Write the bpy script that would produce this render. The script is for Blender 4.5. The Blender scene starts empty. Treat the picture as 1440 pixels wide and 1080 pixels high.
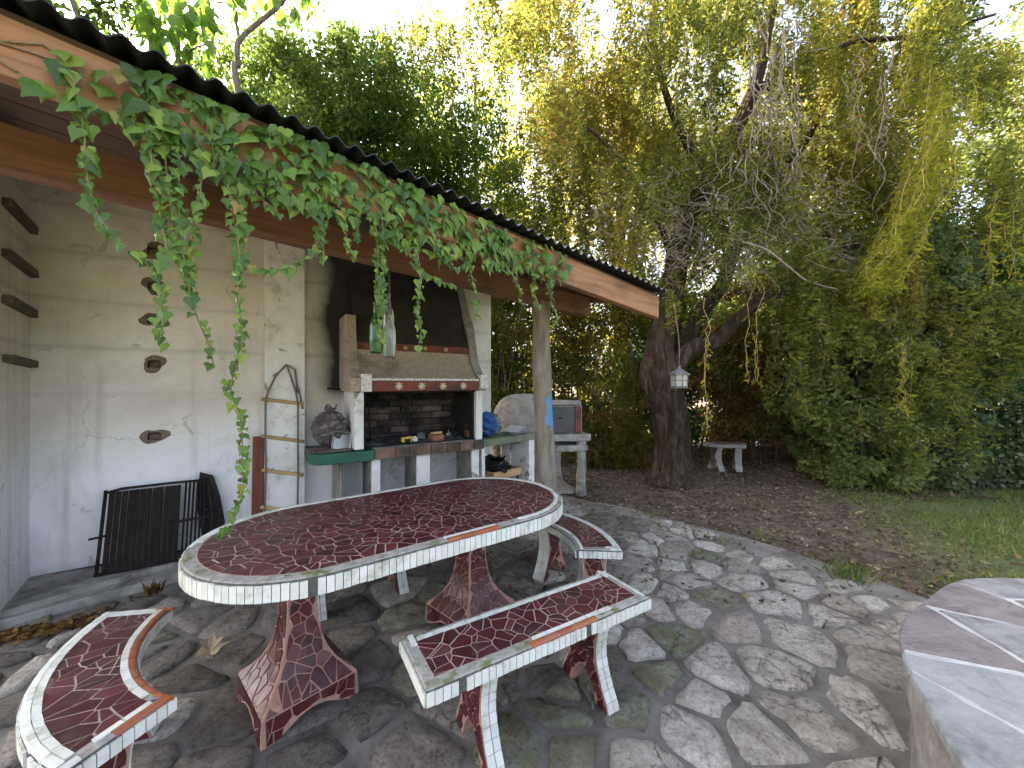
import bpy, math, random
import numpy as np
from mathutils import Vector, Matrix

random.seed(7)
rng = np.random.default_rng(7)
scene = bpy.context.scene
COL = scene.collection
PI = math.pi

# ------------------------------------------------------------------ camera, sky, sun, exposure
CAM_H = 1.5
FPX = 541.0                       # focal length in photo pixels (1440 wide)
cam_data = bpy.data.cameras.new('camera')
cam_data.sensor_width = 36.0
cam_data.lens = FPX / 1440.0 * 36.0
cam_data.clip_start = 0.05
cam_data.clip_end = 500.0
cam = bpy.data.objects.new('camera', cam_data)
cam.location = (0, 0, CAM_H)
cam.rotation_euler = (math.radians(90), 0, 0)
COL.objects.link(cam)
scene.camera = cam

SUN_EL = math.radians(33.0)
SUN_AZ = math.radians(-62.0)      # from +Y towards +X: the sun stands behind the shelter, to its left
world = bpy.data.worlds.new('World')
scene.world = world
world.use_nodes = True
wn = world.node_tree
sky_node = wn.nodes.new('ShaderNodeTexSky')
sky_node.sky_type = 'NISHITA'
sky_node.sun_disc = False
sky_node.sun_elevation = SUN_EL
sky_node.sun_rotation = SUN_AZ
sky_node.air_density = 0.6
sky_node.dust_density = 5.0
sky_node.ozone_density = 0.0
haze_sat = wn.nodes.new('ShaderNodeHueSaturation')      # thin milky haze: the photograph's sky is almost white
haze_sat.inputs['Saturation'].default_value = 0.64
wn.links.new(sky_node.outputs[0], haze_sat.inputs['Color'])
wn.links.new(haze_sat.outputs[0], wn.nodes['Background'].inputs[0])
wn.nodes['Background'].inputs[1].default_value = 0.13

sun_data = bpy.data.lights.new('sun', 'SUN')
sun_data.energy = 5.0
sun_data.angle = math.radians(0.5)
sun_data.color = (1.0, 0.86, 0.66)
sun = bpy.data.objects.new('sun', sun_data)
sdir = Vector((math.sin(SUN_AZ) * math.cos(SUN_EL), math.cos(SUN_AZ) * math.cos(SUN_EL), math.sin(SUN_EL)))
sun.rotation_euler = sdir.to_track_quat('Z', 'Y').to_euler()
sun.location = sdir * 30
COL.objects.link(sun)

scene.view_settings.view_transform = 'Standard'
scene.view_settings.look = 'None'
scene.view_settings.exposure = 3.02
scene.view_settings.gamma = 1.0
scene.render.engine = 'CYCLES'
scene.cycles.use_denoising = True
scene.cycles.max_bounces = 5
scene.cycles.diffuse_bounces = 3
scene.cycles.glossy_bounces = 3
scene.cycles.transmission_bounces = 6
scene.cycles.transparent_max_bounces = 6
scene.cycles.sample_clamp_indirect = 6.0
scene.cycles.use_adaptive_sampling = True
scene.cycles.adaptive_threshold = 0.03

# ------------------------------------------------------------------ photo pixel -> place
CAM = np.array([0.0, 0.0, CAM_H])
def ray(u, v): return np.array([(u - 720) / FPX, 1.0, (540 - v) / FPX])
def at_depth(u, v, d): return CAM + ray(u, v) * d
def on_level(u, v, z=0.0):
    return CAM + ray(u, v) * (FPX * (CAM_H - z) / (v - 540))
def on_plane(u, v, p0, n):
    r = ray(u, v)
    return CAM + r * (np.dot(p0 - CAM, n) / np.dot(r, n))

# ------------------------------------------------------------------ helpers
def new_mesh(name, verts, faces, mats, fmat=None, smooth=False):
    me = bpy.data.meshes.new(name)
    me.from_pydata([tuple(map(float, v)) for v in verts], [], [tuple(f) for f in faces])
    for m in (mats if isinstance(mats, (list, tuple)) else [mats]):
        me.materials.append(m)
    if fmat is not None:
        me.polygons.foreach_set('material_index', list(fmat))
    if smooth:
        me.polygons.foreach_set('use_smooth', [True] * len(me.polygons))
    me.update()
    return me

def link(name, me, parent=None, loc=None, rot=None):
    o = bpy.data.objects.new(name, me)
    COL.objects.link(o)
    if parent is not None: o.parent = parent
    if loc is not None: o.location = tuple(float(x) for x in loc)
    if rot is not None: o.rotation_euler = rot
    return o

def tag(o, label, cat, group=None):
    o['label'] = label
    o['category'] = cat
    if group: o['group'] = group
    return o

def thing(name, label, cat, loc=(0, 0, 0), rotz=0.0, group=None):
    return tag(link(name, None, None, loc, (0, 0, rotz)), label, cat, group)

class MB:
    """collects shapes, builds ONE mesh object"""
    def __init__(s): s.v = []; s.f = []; s.m = []; s.sm = []
    def add(s, verts, faces, mi=0, smooth=False):
        b = len(s.v)
        s.v.extend([tuple(float(c) for c in p) for p in verts])
        s.f.extend([tuple(b + i for i in f) for f in faces])
        s.m.extend([mi] * len(faces)); s.sm.extend([smooth] * len(faces))
        return s
    def box(s, a, b, mi=0):
        x0, y0, z0 = a; x1, y1, z1 = b
        return s.add([(x0,y0,z0),(x1,y0,z0),(x1,y1,z0),(x0,y1,z0),(x0,y0,z1),(x1,y0,z1),(x1,y1,z1),(x0,y1,z1)],
                     [(0,3,2,1),(4,5,6,7),(0,1,5,4),(1,2,6,5),(2,3,7,6),(3,0,4,7)], mi)
    def bar(s, p, q, w, h, up=(0, 0, 1), mi=0, jit=0.0):
        """box from p to q, w wide sideways, h along up; p and q are on its centre line"""
        p = Vector(p); q = Vector(q); d = (q - p).normalized(); u = Vector(up)
        sd = d.cross(u).normalized(); u = sd.cross(d).normalized()
        vs = []
        for c in (p, q):
            for a, b in ((-1,-1),(1,-1),(1,1),(-1,1)):
                vs.append(c + sd * (a * w / 2) + u * (b * h / 2) + Vector([random.uniform(-jit, jit) for _ in range(3)]))
        return s.add(vs, [(0,3,2,1),(4,5,6,7),(0,1,5,4),(1,2,6,5),(2,3,7,6),(3,0,4,7)], mi)
    def prism(s, poly, axis, a, b, mi=0):
        """poly: 2D points; axis 'x': (y,z), 'y': (x,z), 'z': (x,y); extruded a..b"""
        def P(p, t):
            return (t, p[0], p[1]) if axis == 'x' else (p[0], t, p[1]) if axis == 'y' else (p[0], p[1], t)
        n = len(poly)
        vs = [P(p, a) for p in poly] + [P(p, b) for p in poly]
        fs = [tuple(range(n - 1, -1, -1)), tuple(range(n, 2 * n))] + [(i, (i + 1) % n, n + (i + 1) % n, n + i) for i in range(n)]
        return s.add(vs, fs, mi)
    def tube(s, path, radii, sides=8, mi=0, rough=0.0, cap=True, freq=3.0):
        path = [Vector(p) for p in path]; n = len(path)
        if not hasattr(radii, '__len__'): radii = [radii] * n
        vs = []; ref = Vector((0.31, 0.87, 0.13))
        prev = None
        for i, p in enumerate(path):
            t = (path[min(i + 1, n - 1)] - path[max(i - 1, 0)]).normalized()
            if prev is None:
                a = t.cross(ref if abs(t.dot(ref)) < .9 else Vector((1, 0, 0))).normalized()
            else:
                a = (prev - t * prev.dot(t)).normalized()
            prev = a; b = t.cross(a)
            for k in range(sides):
                an = 2 * PI * k / sides
                r = radii[i]
                if rough:
                    r *= 1 + rough * (math.sin(an * freq + i * .21) * .5 + math.sin(an * (freq * 2 + 1) - i * .17) * .35 + math.sin(i * 1.3 + an) * .25 + random.uniform(-.35, .35))
                vs.append(p + a * (math.cos(an) * r) + b * (math.sin(an) * r))
        fs = [(i * sides + k, i * sides + (k + 1) % sides, (i + 1) * sides + (k + 1) % sides, (i + 1) * sides + k)
              for i in range(n - 1) for k in range(sides)]
        if cap:
            fs += [tuple(range(sides - 1, -1, -1)), tuple(range((n - 1) * sides, n * sides))]
        return s.add(vs, fs, mi, True)
    def lathe(s, prof, sides=20, c=(0, 0, 0), mi=0, smooth=True):
        """prof: (radius, z) from bottom to top"""
        vs = [(c[0] + r * math.cos(2 * PI * k / sides), c[1] + r * math.sin(2 * PI * k / sides), c[2] + z) for r, z in prof for k in range(sides)]
        n = len(prof)
        fs = [(i * sides + k, i * sides + (k + 1) % sides, (i + 1) * sides + (k + 1) % sides, (i + 1) * sides + k) for i in range(n - 1) for k in range(sides)]
        return s.add(vs, fs, mi, smooth)
    def mesh(s, name, mats):
        me = new_mesh(name, s.v, s.f, mats, s.m)
        me.polygons.foreach_set('use_smooth', s.sm)
        return me
    def build(s, name, mats, parent=None, loc=None, rot=None, bevel=0.0):
        o = link(name, s.mesh(name, mats), parent, loc, rot)
        if bevel:
            b = o.modifiers.new('bevel', 'BEVEL'); b.width = bevel; b.segments = 2; b.limit_method = 'ANGLE'
        return o

def poly_slab(poly, z0, z1, bev=0.0):
    """flat polygon with a small chamfer towards the top: (verts, faces)"""
    n = len(poly); c = (sum(p[0] for p in poly) / n, sum(p[1] for p in poly) / n)
    vs = [(p[0], p[1], z0) for p in poly]
    if bev:
        vs += [(p[0], p[1], z1 - bev) for p in poly]
    ins = []
    for p in poly:
        dx, dy = c[0] - p[0], c[1] - p[1]; L = math.hypot(dx, dy) or 1
        k = min(bev, L * .4) / L
        ins.append((p[0] + dx * k, p[1] + dy * k, z1))
    vs += ins
    rows = 3 if bev else 2
    fs = []
    for r in range(rows - 1):
        fs += [(r * n + i, r * n + (i + 1) % n, (r + 1) * n + (i + 1) % n, (r + 1) * n + i) for i in range(n)]
    fs.append(tuple((rows - 1) * n + i for i in range(n)))
    return vs, fs

def clip_half(poly, p, nrm):
    """keep the side where (x-p).n <= 0"""
    out = []
    for i in range(len(poly)):
        a = poly[i]; b = poly[(i + 1) % len(poly)]
        da = (a[0] - p[0]) * nrm[0] + (a[1] - p[1]) * nrm[1]
        db = (b[0] - p[0]) * nrm[0] + (b[1] - p[1]) * nrm[1]
        if da <= 0: out.append(a)
        if (da < 0 < db) or (db < 0 < da):
            t = da / (da - db)
            out.append((a[0] + (b[0] - a[0]) * t, a[1] + (b[1] - a[1]) * t))
    return out

def poly_area(p):
    return abs(sum(p[i][0] * p[(i + 1) % len(p)][1] - p[(i + 1) % len(p)][0] * p[i][1] for i in range(len(p)))) / 2

def cells(sites, domain, gap, near=18, gapvar=0.0):
    """Voronoi cells of the sites inside a convex domain, each shrunk by half the gap"""
    S = np.array(sites); out = []
    for i, s in enumerate(S):
        d2 = ((S - s) ** 2).sum(1); order = np.argsort(d2)[1:near + 1]
        poly = list(domain)
        g = gap * (1 + random.uniform(-gapvar, gapvar))
        for j in order:
            e = S[j] - s; L = math.hypot(*e)
            if L < 1e-6: continue
            nrm = e / L; mid = s + e / 2 - nrm * g / 2
            poly = clip_half(poly, mid, nrm)
            if len(poly) < 3: break
        if len(poly) >= 3:
            q = [poly[0]]
            for p in poly[1:]:
                if math.hypot(p[0] - q[-1][0], p[1] - q[-1][1]) > gap * .35: q.append(p)
            if len(q) >= 3 and poly_area(q) > gap * gap: out.append((i, q))
    return out

def scatter(domain, spacing, jitter=0.48, stretch=(1, 1), ang=0.0):
    """jittered grid of sites over the bounding box of a convex domain, those inside kept"""
    xs = [p[0] for p in domain]; ys = [p[1] for p in domain]
    cx, cy = sum(xs) / len(xs), sum(ys) / len(ys)
    R = max(math.hypot(p[0] - cx, p[1] - cy) for p in domain) + spacing
    ca, sa = math.cos(ang), math.sin(ang); pts = []
    dx, dy = spacing * stretch[0], spacing * stretch[1]
    i = 0; y = -R
    while y < R:
        x = -R + (dx / 2 if i % 2 else 0)
        while x < R:
            px = x + random.uniform(-jitter, jitter) * dx; py = y + random.uniform(-jitter, jitter) * dy
            q = (cx + px * ca - py * sa, cy + px * sa + py * ca)
            if inside(q, domain): pts.append(q)
            x += dx
        y += dy; i += 1
    return pts

def shatter(polys, gap, prob, amin):
    """cut some of the polygons along a slanting line, as broken tiles are"""
    out = []
    for p in polys:
        if poly_area(p) > amin and random.random() < prob:
            c = (sum(q[0] for q in p) / len(p), sum(q[1] for q in p) / len(p))
            L = max(math.hypot(q[0] - c[0], q[1] - c[1]) for q in p)
            far = max(p, key=lambda q: math.hypot(q[0] - c[0], q[1] - c[1]))
            a = math.atan2(far[1] - c[1], far[0] - c[0]) + random.uniform(-.7, .7) + (PI / 2 if random.random() < .6 else 0)
            n = (-math.sin(a), math.cos(a)); o = random.uniform(-.25, .25) * L
            m = (c[0] + n[0] * o, c[1] + n[1] * o); g = gap * random.uniform(.3, .6)
            for s in (1, -1):
                q = clip_half(p, (m[0] - s * n[0] * g, m[1] - s * n[1] * g), (s * n[0], s * n[1]))
                if len(q) >= 3 and poly_area(q) > gap * gap * 3: out.append(q)
        else: out.append(p)
    return out

def inside(p, poly):
    r = False; n = len(poly)
    for i in range(n):
        a = poly[i]; b = poly[(i + 1) % n]
        if (a[1] > p[1]) != (b[1] > p[1]) and p[0] < (b[0] - a[0]) * (p[1] - a[1]) / (b[1] - a[1]) + a[0]: r = not r
    return r

def quads_object(name, V, nper, mat, parent=None, hue=None, smooth=False):
    """V (N*nper,3): N separate faces of nper corners each, in one mesh, fast"""
    V = np.ascontiguousarray(V, dtype=np.float32); N = len(V) // nper
    me = bpy.data.meshes.new(name)
    me.vertices.add(len(V)); me.vertices.foreach_set('co', V.ravel())
    me.loops.add(len(V)); me.loops.foreach_set('vertex_index', np.arange(len(V), dtype=np.int32))
    me.polygons.add(N); me.polygons.foreach_set('loop_start', np.arange(0, len(V), nper, dtype=np.int32))
    if hue is not None:
        at = me.attributes.new('hue', 'FLOAT', 'POINT')
        at.data.foreach_set('value', np.repeat(hue.astype(np.float32), nper))
    me.materials.append(mat)
    me.update(); me.validate()
    return link(name, me, parent)

def unit(a): return a / np.maximum(np.linalg.norm(a, axis=-1, keepdims=True), 1e-9)

def leaf_quads(P, D, size, ratio, facing=None, fold=.25):
    """diamond leaves: P base points, D directions, size lengths; (N*4,3)"""
    N = len(P); D = unit(D)
    R = unit(rng.normal(size=(N, 3)) + (0 if facing is None else facing))
    S = unit(np.cross(D, R)); Nn = np.cross(S, D)
    L = size[:, None]; w = L * ratio
    m = P + D * L * .42
    q = np.stack([P, m + S * w - Nn * w * fold, P + D * L, m - S * w - Nn * w * fold], 1)
    return q.reshape(-1, 3)
# ------------------------------------------------------------------ materials (all procedural)
def mat(name):
    m = bpy.data.materials.new(name); m.use_nodes = True
    return m, m.node_tree.nodes, m.node_tree.links, m.node_tree.nodes['Principled BSDF']

def N_(ns, t, **k):
    n = ns.new(t)
    for a, b in k.items(): setattr(n, a, b)
    return n

def ramp(ns, stops, interp='LINEAR'):
    r = ns.new('ShaderNodeValToRGB'); r.color_ramp.interpolation = interp
    e = r.color_ramp.elements
    while len(e) < len(stops): e.new(.5)
    for x, (p, c) in zip(e, stops):
        x.position = p; x.color = (*c, 1) if len(c) == 3 else c
    return r

def noise(ns, ls, scale, detail=6, rough=.6, coord=None, dist=0.0):
    n = ns.new('ShaderNodeTexNoise'); n.inputs['Scale'].default_value = scale
    n.inputs['Detail'].default_value = detail; n.inputs['Roughness'].default_value = rough
    n.inputs['Distortion'].default_value = dist
    if coord is not None: ls.new(coord, n.inputs['Vector'])
    return n

def mix(ns, ls, fac, a, b, mode='MIX'):
    m = ns.new('ShaderNodeMix'); m.data_type = 'RGBA'; m.blend_type = mode
    for sock, val in ((m.inputs[0], fac), (m.inputs[6], a), (m.inputs[7], b)):
        if hasattr(val, 'is_linked'): ls.new(val, sock)
        elif isinstance(val, (int, float)): sock.default_value = val
        else: sock.default_value = (*val, 1)
    return m.outputs[2]

def mth(ns, ls, op, a, b=0.0, clamp=False):
    m = ns.new('ShaderNodeMath'); m.operation = op; m.use_clamp = clamp
    for sock, val in ((m.inputs[0], a), (m.inputs[1], b)):
        if hasattr(val, 'is_linked'): ls.new(val, sock)
        else: sock.default_value = val
    return m.outputs[0]

def bump(ns, ls, bs, h, strength=.3, dist=.01):
    b = ns.new('ShaderNodeBump'); b.inputs['Strength'].default_value = strength; b.inputs['Distance'].default_value = dist
    ls.new(h, b.inputs['Height']); ls.new(b.outputs[0], bs.inputs['Normal'])

def coord(ns, kind='Object'):
    return ns.new('ShaderNodeTexCoord').outputs[kind]
def wpos(ns): return ns.new('ShaderNodeNewGeometry').outputs['Position']
def rnd(ns): return ns.new('ShaderNodeObjectInfo').outputs['Random']

def speckled(name, stops, scale=8, rough=.8, bscale=40, bstr=.3, bdist=.006, tint=None, tint_scale=2.0, tint_lim=(.5, .62), use='Object', var=0.0, spec=.3):
    m, ns, ls, bs = mat(name)
    c = coord(ns) if use == 'Object' else wpos(ns)
    n = noise(ns, ls, scale, 8, .65, c)
    r = ramp(ns, stops); ls.new(n.outputs[0], r.inputs[0]); col = r.outputs[0]
    if tint is not None:
        t = noise(ns, ls, tint_scale, 6, .65, c, .4)
        tr = ramp(ns, [(tint_lim[0], (0, 0, 0)), (tint_lim[1], (1, 1, 1))]); ls.new(t.outputs[0], tr.inputs[0])
        col = mix(ns, ls, tr.outputs[0], col, tint)
    if var:
        v = ns.new('ShaderNodeHueSaturation'); ls.new(col, v.inputs['Color'])
        ls.new(mth(ns, ls, 'ADD', mth(ns, ls, 'MULTIPLY', rnd(ns), 2 * var), 1 - var), v.inputs['Value']); col = v.outputs[0]
    ls.new(col, bs.inputs['Base Color']); bs.inputs['Roughness'].default_value = rough
    bs.inputs['Specular IOR Level'].default_value = spec
    b = noise(ns, ls, bscale, 8, .7, c)
    bump(ns, ls, bs, b.outputs[0], bstr, bdist)
    return m

# --- plaster of the shelter walls: damp stains, shutter marks, soot beside the fireplace
def plaster(name, soot=True):
    m, ns, ls, bs = mat(name); c = coord(ns)
    sep = ns.new('ShaderNodeSeparateXYZ'); ls.new(c, sep.inputs[0]); x, y, z = sep.outputs
    n1 = noise(ns, ls, 1.3, 8, .65, c, .3)
    r1 = ramp(ns, [(.3, (.56, .50, .42)), (.5, (.71, .66, .59)), (.7, (.79, .76, .71))]); ls.new(n1.outputs[0], r1.inputs[0])
    # whiter below about 1.3 m, its edge uneven
    edge = mth(ns, ls, 'ADD', z, mth(ns, ls, 'MULTIPLY', n1.outputs[0], .8))
    r2 = ramp(ns, [(.36, (1, 1, 1)), (.5, (0, 0, 0))]); ls.new(mth(ns, ls, 'MULTIPLY', edge, .3), r2.inputs[0])
    col = mix(ns, ls, r2.outputs[0], r1.outputs[0], (.82, .82, .82))
    nb = noise(ns, ls, .9, 9, .7, c, .8); rb = ramp(ns, [(.44, (0, 0, 0)), (.66, (1, 1, 1))]); ls.new(nb.outputs[0], rb.inputs[0])
    base = ramp(ns, [(.0, (1, 1, 1)), (.22, (0, 0, 0))]); ls.new(mth(ns, ls, 'ADD', z, mth(ns, ls, 'MULTIPLY', nb.outputs[0], .12)), base.inputs[0])
    col = mix(ns, ls, mth(ns, ls, 'MULTIPLY', base.outputs[0], .75), col, (.22, .19, .155))      # splashed dirt along the foot
    pit = noise(ns, ls, 38, 6, .7, c); pr_ = ramp(ns, [(.30, (1, 1, 1)), (.38, (0, 0, 0))]); ls.new(pit.outputs[0], pr_.inputs[0])
    col = mix(ns, ls, mth(ns, ls, 'MULTIPLY', pr_.outputs[0], .6), col, (.20, .17, .14))
    col = mix(ns, ls, mth(ns, ls, 'MULTIPLY', rb.outputs[0], .42), col, (.38, .355, .325))
    # flaking patches of grey render
    n2 = noise(ns, ls, 5.0, 10, .7, c, 1.0)
    r3 = ramp(ns, [(.61, (0, 0, 0)), (.65, (1, 1, 1))]); ls.new(n2.outputs[0], r3.inputs[0])
    col = mix(ns, ls, mth(ns, ls, 'MULTIPLY', r3.outputs[0], .55), col, (.36, .32, .28))
    # vertical drip streaks
    mp = ns.new('ShaderNodeMapping'); mp.inputs['Scale'].default_value = (9, 9, .45); ls.new(c, mp.inputs[0])
    n3 = noise(ns, ls, 1.0, 5, .6, mp.outputs[0])
    r4 = ramp(ns, [(.55, (0, 0, 0)), (.75, (1, 1, 1))]); ls.new(n3.outputs[0], r4.inputs[0])
    col = mix(ns, ls, mth(ns, ls, 'MULTIPLY', r4.outputs[0], .42), col, (.30, .26, .22))
    # level joints of the pours, about every 0.36 m
    wob = mth(ns, ls, 'ADD', z, mth(ns, ls, 'MULTIPLY', noise(ns, ls, 3.0, 3, .5, c).outputs[0], .035))
    fr = mth(ns, ls, 'FRACT', mth(ns, ls, 'MULTIPLY', wob, 1 / .36))
    r5 = ramp(ns, [(.0, (1, 1, 1)), (.05, (.25, .25, .25)), (.12, (0, 0, 0)), (.9, (0, 0, 0)), (1, (.8, .8, .8))]); ls.new(fr, r5.inputs[0])
    n4 = noise(ns, ls, 2.2, 4, .6, c)
    up = ramp(ns, [(.45, (0, 0, 0)), (.6, (1, 1, 1))]); ls.new(mth(ns, ls, 'MULTIPLY', z, .36), up.inputs[0])
    jf = mth(ns, ls, 'MULTIPLY', mth(ns, ls, 'MULTIPLY', r5.outputs[0], n4.outputs[0]), up.outputs[0])
    col = mix(ns, ls, mth(ns, ls, 'MULTIPLY', jf, .6, True), col, (.20, .17, .15))
    # hair cracks
    vo = ns.new('ShaderNodeTexVoronoi'); vo.feature = 'DISTANCE_TO_EDGE'; vo.inputs['Scale'].default_value = .9
    nd = noise(ns, ls, 4, 6, .6, c); va = ns.new('ShaderNodeVectorMath'); va.operation = 'ADD'; ls.new(c, va.inputs[0])
    vs_ = ns.new('ShaderNodeVectorMath'); vs_.operation = 'SCALE'; ls.new(nd.outputs['Color'], vs_.inputs[0]); vs_.inputs['Scale'].default_value = .25
    ls.new(vs_.outputs[0], va.inputs[1]); ls.new(va.outputs[0], vo.inputs['Vector'])
    r6 = ramp(ns, [(.0, (1, 1, 1)), (.0035, (0, 0, 0))]); ls.new(vo.outputs['Distance'], r6.inputs[0])
    ck = ramp(ns, [(.42, (0, 0, 0)), (.55, (1, 1, 1))]); ls.new(noise(ns, ls, .8, 2, .5, c).outputs[0], ck.inputs[0])
    col = mix(ns, ls, mth(ns, ls, 'MULTIPLY', mth(ns, ls, 'MULTIPLY', r6.outputs[0], ck.outputs[0]), .55), col, (.25, .21, .18))
    if soot:
        # soot of the fireplace: black behind the hood, thinning out to the left and under the roof
        sx = mth(ns, ls, 'SUBTRACT', x, 1.83)
        s1 = mth(ns, ls, 'MULTIPLY', mth(ns, ls, 'ADD', sx, mth(ns, ls, 'MULTIPLY', mth(ns, ls, 'SUBTRACT', n1.outputs[0], .5), .35)), 5.0, True)
        s1 = mth(ns, ls, 'MULTIPLY', s1, mth(ns, ls, 'MULTIPLY', mth(ns, ls, 'SUBTRACT', 3.46, x), 6.0, True))
        sz = mth(ns, ls, 'MULTIPLY', mth(ns, ls, 'SUBTRACT', z, 1.28), 5.0, True)
        s2 = mth(ns, ls, 'MULTIPLY', s1, sz)
        sf = s2
        col = mix(ns, ls, mth(ns, ls, 'MULTIPLY', sf, .97, True), col, (.018, .018, .02))
    ls.new(col, bs.inputs['Base Color']); bs.inputs['Roughness'].default_value = .92
    bs.inputs['Specular IOR Level'].default_value = .15
    b1 = noise(ns, ls, 14, 10, .7, c)
    bb = mth(ns, ls, 'SUBTRACT', b1.outputs[0], mth(ns, ls, 'MULTIPLY', r3.outputs[0], .4))
    bump(ns, ls, bs, bb, .35, .012)
    return m

M_plaster = plaster('limewashed plaster')
M_white = speckled('white flaking paint', [(.3, (.45, .42, .37)), (.45, (.72, .70, .66)), (.7, (.80, .79, .77))], 7, .85, 30, .35, .008, (.30, .26, .22), 6, (.62, .66))
M_conc = speckled('grey concrete', [(.3, (.20, .18, .16)), (.6, (.36, .34, .31)), (.8, (.46, .44, .41))], 9, .9, 45, .5, .008, (.13, .12, .09), 2.5, (.52, .66))
M_concmoss = speckled('mossy worn concrete', [(.3, (.20, .19, .17)), (.6, (.38, .36, .32)), (.85, (.52, .50, .46))], 30, .92, 70, .7, .006, (.14, .16, .06), 9, (.52, .62))
M_pebble = speckled('pebble dash of the hood', [(.35, (.19, .145, .105)), (.5, (.40, .32, .24)), (.68, (.58, .50, .41))], 90, .9, 110, .9, .008, (.14, .11, .085), 2.0, (.52, .74))
M_pebwhite = speckled('pale terrazzo', [(.4, (.40, .37, .33)), (.5, (.68, .66, .62)), (.7, (.80, .79, .76))], 70, .8, 90, .4, .003)
M_soot = speckled('soot black masonry', [(.3, (.010, .010, .010)), (.7, (.030, .028, .026))], 6, .95, 30, .4, .008)
M_grout = speckled('grout', [(.3, (.34, .26, .215)), (.6, (.48, .39, .335)), (.8, (.56, .48, .42))], 40, .9, 90, .4, .003, (.20, .16, .13), 6, (.50, .66))
M_groutpink = speckled('pink grout', [(.3, (.28, .15, .11)), (.6, (.42, .245, .185)), (.8, (.48, .33, .27))], 25, .85, 90, .35, .003, (.25, .17, .14), 6, (.55, .7))
M_red = speckled('dark red paint', [(.3, (.13, .030, .022)), (.7, (.21, .055, .04))], 6, .55, 40, .2, .004, (.06, .03, .025), 4, (.52, .68))
M_green = speckled('green painted slab', [(.3, (.018, .085, .055)), (.7, (.035, .13, .085))], 7, .5, 50, .2, .003, (.10, .10, .085), 8, (.6, .66))
M_greyconc = speckled('pale dirty concrete', [(.3, (.23, .21, .185)), (.6, (.35, .33, .30)), (.8, (.46, .44, .41))], 8, .9, 40, .5, .01, (.18, .16, .13), 4, (.5, .66))
M_greygreen = speckled('faded green slab', [(.3, (.12, .14, .09)), (.7, (.22, .24, .16))], 7, .8, 50, .3, .004)

def tile(name, stops, rough, dirt=(.25, .22, .18), dirtlim=(.6, .72), coat=0.0, dirt_scale=14, dirt_amt=.6):
    m, ns, ls, bs = mat(name)
    r = ramp(ns, stops); ls.new(rnd(ns), r.inputs[0])
    w = wpos(ns); n = noise(ns, ls, dirt_scale, 8, .7, w)
    rr = ramp(ns, [(dirtlim[0], (0, 0, 0)), (dirtlim[1], (1, 1, 1))]); ls.new(n.outputs[0], rr.inputs[0])
    col = mix(ns, ls, mth(ns, ls, 'MULTIPLY', rr.outputs[0], dirt_amt), r.outputs[0], dirt)
    n2 = noise(ns, ls, 120, 5, .6, w)
    col = mix(ns, ls, mth(ns, ls, 'MULTIPLY', n2.outputs[0], .25), col, dirt, 'MULTIPLY')
    ls.new(col, bs.inputs['Base Color'])
    ls.new(mth(ns, ls, 'ADD', mth(ns, ls, 'MULTIPLY', n.outputs[0], .3), rough - .1), bs.inputs['Roughness'])
    bs.inputs['Coat Weight'].default_value = coat
    n3 = noise(ns, ls, 35, 4, .5, w); bump(ns, ls, bs, n3.outputs[0], .12, .003)
    return m
M_maroon = tile('maroon glazed tile', [(0, (.045, .008, .011)), (.3, (.070, .011, .015)), (.7, (.092, .015, .020)), (1, (.13, .030, .034))], .36, (.15, .115, .10), (.50, .72), 0, 12, .45)
M_whitetile = tile('white glazed tile', [(0, (.68, .69, .62)), (.5, (.76, .77, .71)), (1, (.80, .80, .77))], .35, (.28, .29, .17), (.50, .70), 0, 11, .75)
M_orange = tile('terracotta edging tile', [(0, (.30, .075, .022)), (.6, (.40, .11, .035)), (1, (.34, .13, .07))], .45, (.14, .10, .07), (.55, .72))

# --- timber
def timber(name, stops, axis_scale=(1.5, 30, 30), rough=.75):
    m, ns, ls, bs = mat(name); c = coord(ns)
    mp = ns.new('ShaderNodeMapping'); mp.inputs['Scale'].default_value = axis_scale; ls.new(c, mp.inputs[0])
    n = noise(ns, ls, 1.0, 8, .65, mp.outputs[0], .6)
    r = ramp(ns, stops); ls.new(n.outputs[0], r.inputs[0])
    n2 = noise(ns, ls, 2.5, 6, .6, c); rr = ramp(ns, [(.5, (0, 0, 0)), (.72, (1, 1, 1))]); ls.new(n2.outputs[0], rr.inputs[0])
    col = mix(ns, ls, mth(ns, ls, 'MULTIPLY', rr.outputs[0], .55), r.outputs[0], (.05, .03, .02))
    v = ns.new('ShaderNodeHueSaturation'); ls.new(col, v.inputs['Color'])
    ls.new(mth(ns, ls, 'ADD', mth(ns, ls, 'MULTIPLY', rnd(ns), .3), .85), v.inputs['Value'])
    ls.new(v.outputs[0], bs.inputs['Base Color']); bs.inputs['Roughness'].default_value = rough
    bump(ns, ls, bs, n.outputs[0], .35, .004)
    return m
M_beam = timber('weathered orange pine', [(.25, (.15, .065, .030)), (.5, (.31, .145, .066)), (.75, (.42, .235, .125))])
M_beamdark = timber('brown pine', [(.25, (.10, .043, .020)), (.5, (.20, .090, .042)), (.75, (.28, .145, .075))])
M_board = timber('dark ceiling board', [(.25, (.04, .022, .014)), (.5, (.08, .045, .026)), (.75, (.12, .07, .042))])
M_batten = timber('old grey batten', [(.25, (.05, .035, .025)), (.6, (.11, .08, .06))])
M_plank = timber('red brown plank', [(.25, (.10, .030, .016)), (.6, (.17, .055, .03))], (30, 30, 1.5))
M_rung = timber('bamboo rung', [(.25, (.30, .19, .07)), (.6, (.48, .34, .14))])
M_crate = timber('pale crate wood', [(.25, (.34, .20, .09)), (.6, (.50, .32, .16))])

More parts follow.
